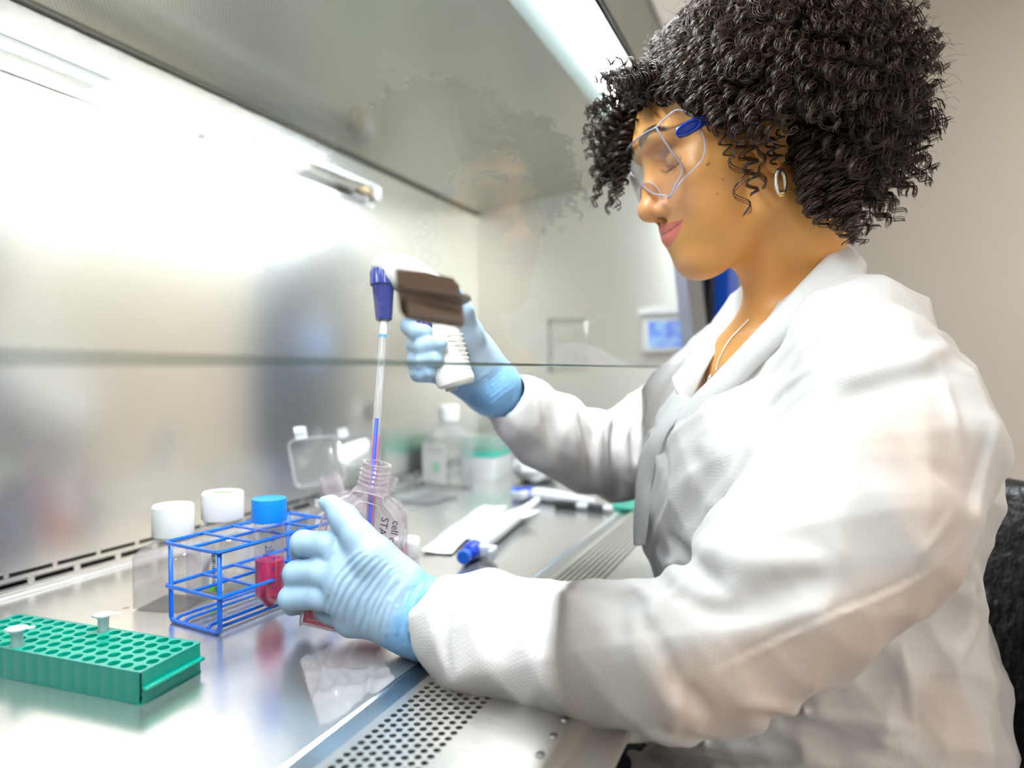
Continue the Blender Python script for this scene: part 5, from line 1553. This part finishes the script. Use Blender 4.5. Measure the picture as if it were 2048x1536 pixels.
# fringe falling in front of the forehead and beyond it
for i in range(130):
    y = hr.uniform(-.072, .050); p = np.array([.070-abs(y)*.5, y, .108-abs(y)*.35])
    fx0 = hr.uniform(.108, .142)-abs(y)*.35
    end = np.array([fx0, y*1.12+hr.normal(0, .006), hr.uniform(.070, .120)])
    dr = hr.uniform(.010, .045) if y > -.01 else hr.uniform(.03, .085)
    if y > -.03 and below(end+G_*dr)> 0: dr *= .3; end = end+np.array([0, 0, .012])
    if y > -.02 and below(end+G_*dr) > 0: continue
    cr = hr.uniform(.0042, .0068)
    ls = lock(p, end, dr, cr, (.07+dr)/.0120, 60, 5, .15, hr.uniform(0, 6.28), 1., grav=G_)
    locks += [(l, hr.uniform(.0004, .0007)) for l in ls]
for i in range(110):
    px = hr.uniform(1592, 1700); py = hr.uniform(230, 400)
    x2 = px+hr.uniform(-8, 34); y2 = py+hr.uniform(50, 110)
    y2 = min(y2, np.interp(x2, BX, BY)-2)
    if y2 < py+20: continue
    yy = hr.uniform(.070, .100); A = toh(onplane(px, py, hd(0, yy, 0), HR[:, 1])); B = toh(onplane(x2, y2, hd(0, yy+.004, 0), HR[:, 1]))
    ls = lock(A, B, .0, hr.uniform(.005, .008), np.linalg.norm(B-A)/.013, 60, 5, .0, hr.uniform(0, 6.28), 1., taper=.7)
    locks += [(l, hr.uniform(.00035, .0006)) for l in ls]
# hanging ringlets: far side of the face, sideburn and in front of the ear
def hp_(px, py, y):
    p0 = hd(0, y, 0); q = onplane(px, py, p0, HR[:, 1]); return toh(q)
loose = [((1262, 215), (1236, 395), -.045, .0055, .0125), ((1250, 190), (1252, 372), -.035, .0050, .0115), ((1255, 240), (1222, 292), -.05, .0050, .010), ((1270, 180), (1243, 330), -.055, .0055, .011),
         ((1285, 170), (1262, 260), .0, .0055, .010), ((1320, 190), (1300, 246), .02, .0050, .010), ((1360, 200), (1338, 245), .035, .0050, .010), ((1290, 190), (1276, 300), -.03, .005, .011),
         ((1478, 280), (1500, 345), .082, .0055, .012), ((1500, 270), (1508, 392), .083, .0068, .0135), ((1465, 285), (1492, 432), .080, .0075, .030), ((1440, 262), (1462, 318), .079, .005, .011),
         ((1535, 262), (1550, 330), .086, .0050, .0085), ((1560, 260), (1556, 322), .086, .0055, .009), ((1590, 290), (1570, 332), .080, .0040, .010), ((1520, 262), (1528, 380), .082, .0040, .022)]
for (a, b, y, cr, pitch) in loose:
    A = hp_(*a, y); B = hp_(*b, y); Lg = np.linalg.norm(B-A)
    ls = lock(A, B, .0, cr, Lg/pitch, 90, 5, .0, hr.uniform(0, 6.28), .6, taper=.5)
    locks += [(l[np.linspace(0, 89, 60).astype(int)], .00045) for l in ls]
# stray fine hairs round the outline
n_f = 0
while n_f < 900:
    u = hr.normal(size=3); u /= np.linalg.norm(u); p = SCC+u*SCR
    if not hairline(*p): continue
    d = _nrm(p-np.array([0, 0, .03])+hr.normal(0, .02, 3)); Ld = envelope(p, d)*hr.uniform(1.0, 1.14); end = p+d*Ld; dr = hr.uniform(.0, .03)
    tip = end+G_*dr
    if tip[0] > .03 and tip[2] < .06: continue
    if tip[2] < -.09: continue
    ls = lock(p, end, dr, hr.uniform(.004, .012), hr.uniform(1, 4), 60, 1, .7, hr.uniform(0, 6.28), 1., taper=.9, grav=G_)
    fine += [(ls[0], .00013)]; n_f += 1
V, Q = strands([hd0 for hd0, _ in locks+fine], [r for _, r in locks+fine])
V = V.astype(float)@HR.T*HS+HO
def add_hair(name, V, Q, m):
    me = bpy.data.meshes.new(name); fast_mesh(me, V-BASE[person.name], Q)
    me.materials.append(m); o = bpy.data.objects.new(name, me); COL.objects.link(o); o.parent = person; BASE[o.name] = BASE[person.name]; return o
add_hair('hair', V, Q, hairm)
# dense inner hair close to the head
Fh = Field(hd(-.07, 0, .05)-.24, hd(-.07, 0, .05)+.24, .0045, .03)
def FE(c, r, k=.02, mode='add'): Fh.ell(hd(*c), np.array(r)*HS, HR, k, mode)
FE((-.070, 0, .045), (.118, .110, .108), 0)
FE((-.020, 0, .070), (.105, .092, .082), .03)
FE((.150, 0, -.045), (.130, .20, .112), .01, 'cut')
FE((.035, 0, -.075), (.075, .20, .090), .01, 'cut')
FE((.005, .085, -.012), (.028, .03, .036), .008, 'cut')
Fh.warp(lambda X, Y, Z: .003*np.sin(170*X+90*Y)*np.sin(150*Z+60*X)+.002*np.sin(310*Y-200*Z))
Fh.mesh('inner_hair', mat('hair_core', (.012, .008, .007), .8, spec=.1), person, 1)
# lashes and brow hairs
for s_ in (1, -1):
    ls = []
    for a in np.linspace(-1.2, 1.25, 26):
        p0 = np.array([.0735+.0125*math.cos(a), s_*(.0325+.0158*math.sin(a)), .0125-.0045*math.cos(a)])
        o = np.array([.0055*math.cos(a)+.001, s_*.0030*math.sin(a), -.0035])*hr.uniform(.8, 1.2)
        t = np.linspace(0, 1, 6)[:, None]; ls.append(p0+o*t+np.array([0, 0, .0012])*t*t)
    V, Q = strands(ls, [.00013]*len(ls)); add_hair('eyelashes', V.astype(float)@HR.T*HS+HO, Q, hairm)
ls = []
for i in range(130):
    y = hr.uniform(.011, .055); zc_ = .0465+.005*math.sin((y-.012)/.04*PI)-.0025*float(sstep(.035, .052, y))
    z_ = zc_+hr.uniform(-.003, .003)*(1-(y-.011)/.06); xs = .0965-.9*(max(0, y-.008))**1.55
    q = headF.trace(*proj(hd(xs, y, z_))[:2])
    if q is None: continue
    p0 = toh(q); o = np.array([-.004, .0055, .002])*hr.uniform(.6, 1.2); t = np.linspace(0, 1, 6)[:, None]
    ls.append(p0+o*t+np.array([.0016, .001, 0])*np.sin(t*PI*.8))
V, Q = strands(ls, [.00016]*len(ls)); add_hair('eyebrow', V.astype(float)@HR.T*HS+HO, Q, hairm)

# ---------------------------------------------------------------- safety glasses
sg = empty('safety_glasses', tuple(hd(.1, 0, .01))); sg.parent = person; sg.location = tuple(BASE[sg.name]-BASE[person.name])
sg['label'] = 'clear wraparound safety glasses with blue temples'
lensm = clear('lens', (.985, .98, .995), .02, 1.5)
rimm = clear('lens_rim', (.92, .90, .99), .05, 1.5, frost=.55, frostcol=(.88, .85, 1.0))
def hl_(px, py, y): return hp_(px, py, y)
Nn = [hl_(1312, 255, .060), hl_(1338, 296, .061), hl_(1365, 336, .058), hl_(1353, 367, .052), hl_(1338, 396, .045)]
Mm = [hl_(1272, 284, .0), hl_(1268, 305, .0), hl_(1270, 330, .0), hl_(1276, 352, .0), hl_(1288, 366, .0)]
nv = 16; nu = 25
NN = spline(np.array(Nn), nv); MM = spline(np.array(Mm), nv); 
V = []; 
for i in range(nv):
    for k in range(nu):
        u = -1+2*k/(nu-1); w_ = abs(u)**2.2; s_ = 1 if u >= 0 else -1
        p = MM[i]*(1-w_)+NN[i]*w_*1.0; yy = u*NN[i][1]
        drop = -.010*math.sin(PI*min(1, abs(u)*1.05))*(i/(nv-1))**3
        V.append(hd(p[0]+.004*(1-w_), yy, p[2]+drop))
Ff = [(i*nu+k, i*nu+k+1, i*nu+nu+k+1, i*nu+nu+k) for i in range(nv-1) for k in range(nu-1)]
V = np.array(V)
make('lens', (V, Ff), lensm, sg, solid=.0018)
rims = [tube(V[0:nu], .0011, 6), tube(V[(nv-1)*nu:], .0011, 6), tube(V[nu-1::nu], .0011, 6), tube(V[0::nu], .0011, 6)]
make('lens_rim', join(*rims), rimm, sg)
np_ = [hl_(1290, 370, .004), hl_(1300, 361, .010), hl_(1316, 368, .016), hl_(1327, 382, .020), hl_(1326, 394, .022), hl_(1337, 396, .040)]
for s_ in (1, -1): make('nose_piece', tube(spline(np.array([hd(*(p*[1, s_, 1]+[.004, 0, 0])) for p in np_]), 30), .0007, 6), rimm, sg)
def shield(s_):
    out = [hl_(1312, 255, .060), hl_(1333, 234, .064), hl_(1353, 220, .068), hl_(1372, 224, .071), hl_(1389, 238, .074), hl_(1403, 262, .076), hl_(1410, 292, .076), hl_(1405, 318, .074), hl_(1386, 340, .068), hl_(1364, 362, .058), hl_(1338, 396, .045)]
    O = spline(np.array(out), 40); Nr = spline(np.array(Nn), 40)
    if s_ < 0: O = O*[1, -1, 1]; Nr = Nr*[1, -1, 1]
    V = []
    for i in range(40):
        for k in range(6): u = k/5; V.append(hd(*(Nr[i]*(1-u)+O[i]*u+np.array([0, s_*.003*math.sin(PI*u), 0]))))
    return (np.array(V), [(i*6+k, i*6+k+1, i*6+6+k+1, i*6+6+k) for i in range(39) for k in range(5)]), np.array([hd(*o) for o in O])
for s_ in (1, -1):
    g, O = shield(s_)
    make('side_shield', g, lensm, sg, solid=.0014)
    make('shield_rim', tube(O, .0009, 6), rimm, sg)
    a = hl_(1352, 269, .0765); b = hl_(1405, 241, .0785); 
    if s_ < 0: a = a*[1, -1, 1]+[-.03, 0, 0]; b = b*[1, -1, 1]+[-.02, 0, 0]
    A = hd(*a); B = hd(*b); c = hd(-.005, s_*.081, .030); nn = HR[:, 1]*s_
    ups = _nrm(np.cross(B-A, nn))
    rings = []
    for q, hw_, hd_ in ((A, .0015, .001), (A+(B-A)*.06, .0048, .0020), (A+(B-A)*.35, .0062, .0026), (A+(B-A)*.8, .0058, .0026), (B, .0050, .0024), (B*.5+c*.5, .0042, .002), (c, .0036, .002)):
        rings.append(np.array([q+ups*hw_*math.cos(x)+nn*hd_*math.sin(x) for x in np.linspace(0, 2*PI, 16, endpoint=False)]))
    make('temple', loft(rings), mat('temple_blue', (.008, .025, .24), .3), sg, label='blue temple')
    ctr = A+(B-A)*.42+nn*.0026; d_ = _nrm(B-A)
    make('temple_pad', tube([ctr+d_*.0125*math.cos(x)+ups*.0045*math.sin(x) for x in np.linspace(0, 2*PI, 28, endpoint=False)], .0005, 6, True), mat('pad_blue', (.02, .07, .45), .3), sg)
# ---------------------------------------------------------------- earring, necklace
silver = mat('silver', (.80, .76, .70), .18, 1.0)
gold = mat('gold', (.90, .62, .22), .2, 1.0)
er = empty('earring', tuple(hd(0, .08, -.03))); er.parent = person; er.location = tuple(BASE[er.name]-BASE[person.name])
ct = hd(*hp_(1561, 364, .083)); ex = _nrm(RT*.75+FW*.66); ez = np.array([0, 0, 1.])
n_ = 140; R1, R2 = .0088, .0108
hoop = []
for i in range(n_):
    a = 2*PI*i/n_; hoop.append(ct+ex*R1*math.sin(a)+ez*R2*math.cos(a))
for sgn in (0, 1, 2):
    P = []
    for i in range(n_*2):
        a = 2*PI*i/(n_*2); tw = 22*a+sgn*2*PI/3; rad = .0011
        c = ct+ex*R1*math.sin(a)+ez*R2*math.cos(a); o_ = ex*math.sin(a)+ez*math.cos(a); n2 = np.cross(ex, ez)
        P.append(c+rad*(o_*math.cos(tw)+n2*math.sin(tw)))
    make('twisted_wire', tube(np.array(P), .0010, 5, True), silver, er)
P = [ct+ex*R1*math.sin(a)+ez*R2*math.cos(a) for a in np.linspace(PI-.5, PI+.3, 10)]
make('gold_accent', join(*[tube([p+ez*.0, p+(q-p)*.6], .0026, 10) for p, q in zip(P, P[1:])]), gold, er, label='gold band')
nk = empty('necklace', tuple(pix(1430, 740, .70))); nk.parent = person; nk.location = tuple(BASE[nk.name]-BASE[person.name])
def onbody(pts, n, off=.0012):
    out = []
    for p in spline(np.array([(a, b, 0) for a, b in pts]), n)[:, :2]:
        q = headF.trace(p[0], p[1], off=off, step=.0008)
        if q is not None: out.append(q)
    return out
beads = []
for pts in ([(1497, 640), (1478, 660), (1456, 685), (1440, 715), (1432, 740)], [(1500, 695), (1473, 713), (1450, 727), (1434, 742)]):
    P = onbody(pts, 60)
    if len(P) > 3:
        P = spline(np.array(P), 70)
        beads += [sphere(p, .00095, 8, 5) for p in P]
if beads: make('chain', join(*beads), silver, nk)
q = headF.trace(1423, 762, off=.003)
if q is None: q = pix(1423, 762, .70)
M = frame(q, x=_nrm(RT-UP*.9), z=-FW)
make('pendant', join(xf(sphere((-.0022, .0016, 0), (.0036, .0042, .0022), 16, 10), M), xf(sphere((.0022, .0016, 0), (.0036, .0042, .0022), 16, 10), M), xf(sphere((0, -.002, 0), (.0042, .0038, .0022), 16, 10), M), tube([q+UP*.004, q+UP*.009], .0011, 8)), silver, nk)
# ---------------------------------------------------------------- legs in dark trousers, under the bench
jeans = mat('navy_denim', (.012, .018, .045), .8)
pv = C0-up_*.62-FD*.06
J = Field((.30, -.35, .02), (1.25, .75, .80), .012, .05)
for s_ in (1, -1):
    h_ = pv+SD*s_*.09; kn = pv+SD*s_*.13+FD*.42+up_*.02; ft = kn-up_*.0-np.array([0, 0, kn[2]-.10])+FD*.02
    J.chain([h_, kn], [.085, .062], .04); J.chain([kn, ft], [.060, .045], .03)
J.mesh('trousers', jeans, person, 1)
shoe = mat('shoe_black', (.02, .02, .02), .5)
for s_ in (1, -1):
    kn = pv+SD*s_*.13+FD*.44; M = frame((kn[0], kn[1], 0), x=FD, z=(0, 0, 1))
    make('shoe', xf(loft([rloop(.26, .095, .045, 0, 5)+[.05, 0, 0], rloop(.27, .10, .045, .025, 5)+[.05, 0, 0], rloop(.22, .085, .04, .06, 5)+[.03, 0, 0], rloop(.12, .08, .035, .11, 5)+[-.02, 0, 0]]), M), shoe, person)
# ---------------------------------------------------------------- chair
bk_ = C0-FD*.20-SD*.0
ch = empty('lab_chair', (pv[0], pv[1], 0), 'black upholstered laboratory chair behind the seated person', 'chair')
blk_l = mat('black_vinyl', (.012, .011, .012), .42)
noise_bump(blk_l, nscale=55., dist=.01, strength=.7, detail=2)
M = frame(pv-FD*.20+np.array([0, 0, .20]), x=SD, z=_nrm(FD+np.array([0, 0, .08])))
rings = []
for z_, s_ in ((-.04, .86), (-.03, .97), (0, 1), (.025, .98), (.035, .88)):
    rings.append(np.array([(x*s_, y*s_, z_-.25*(x*s_)**2+.0) for x, y in rrect(.50, .46, .10, 6)]))
make('backrest', xf(loft(rings), M), blk_l, ch, sub=1)
make('seat', xf(loft([rloop(.40, .40, .08, -.045)*[1, 1, 1], rloop(.47, .46, .09, -.03), rloop(.48, .47, .09, -.005), rloop(.44, .43, .08, .01)]), frame((pv[0]+FD[0]*.06, pv[1]+FD[1]*.06, pv[2]-.10), x=SD, z=(0, 0, 1))), blk_l, ch, sub=1)
blkm = mat('black_metal', (.03, .03, .03), .4)
make('gas_column', tube([(pv[0]+FD[0]*.06, pv[1]+FD[1]*.06, .08), (pv[0]+FD[0]*.06, pv[1]+FD[1]*.06, pv[2]-.14)], .025, 16), blkm, ch)
cc = np.array([pv[0]+FD[0]*.06, pv[1]+FD[1]*.06, 0])
make('back_bar', tube([cc+np.array([0, 0, pv[2]-.13]), cc-FD*.22+np.array([0, 0, pv[2]-.13]), pv-FD*.27+np.array([0, 0, .0]), pv-FD*.25+np.array([0, 0, .15])], .016, 10), blkm, ch)
for k in range(5):
    a = 2*PI*k/5+.3; d = np.array([math.cos(a), math.sin(a), 0])
    lg = make('leg', tube([cc+np.array([0, 0, .10]), cc+d*.15+np.array([0, 0, .085]), cc+d*.29+np.array([0, 0, .065])], [.022, .018, .014], 10), blkm, ch)
    make('caster', lathe([(.024, -.011), (.028, -.008), (.028, .008), (.024, .011)], 20, frame(cc+d*.29+np.array([0, 0, .028]), z=np.cross(d, [0, 0, 1.]))), blkm, lg)
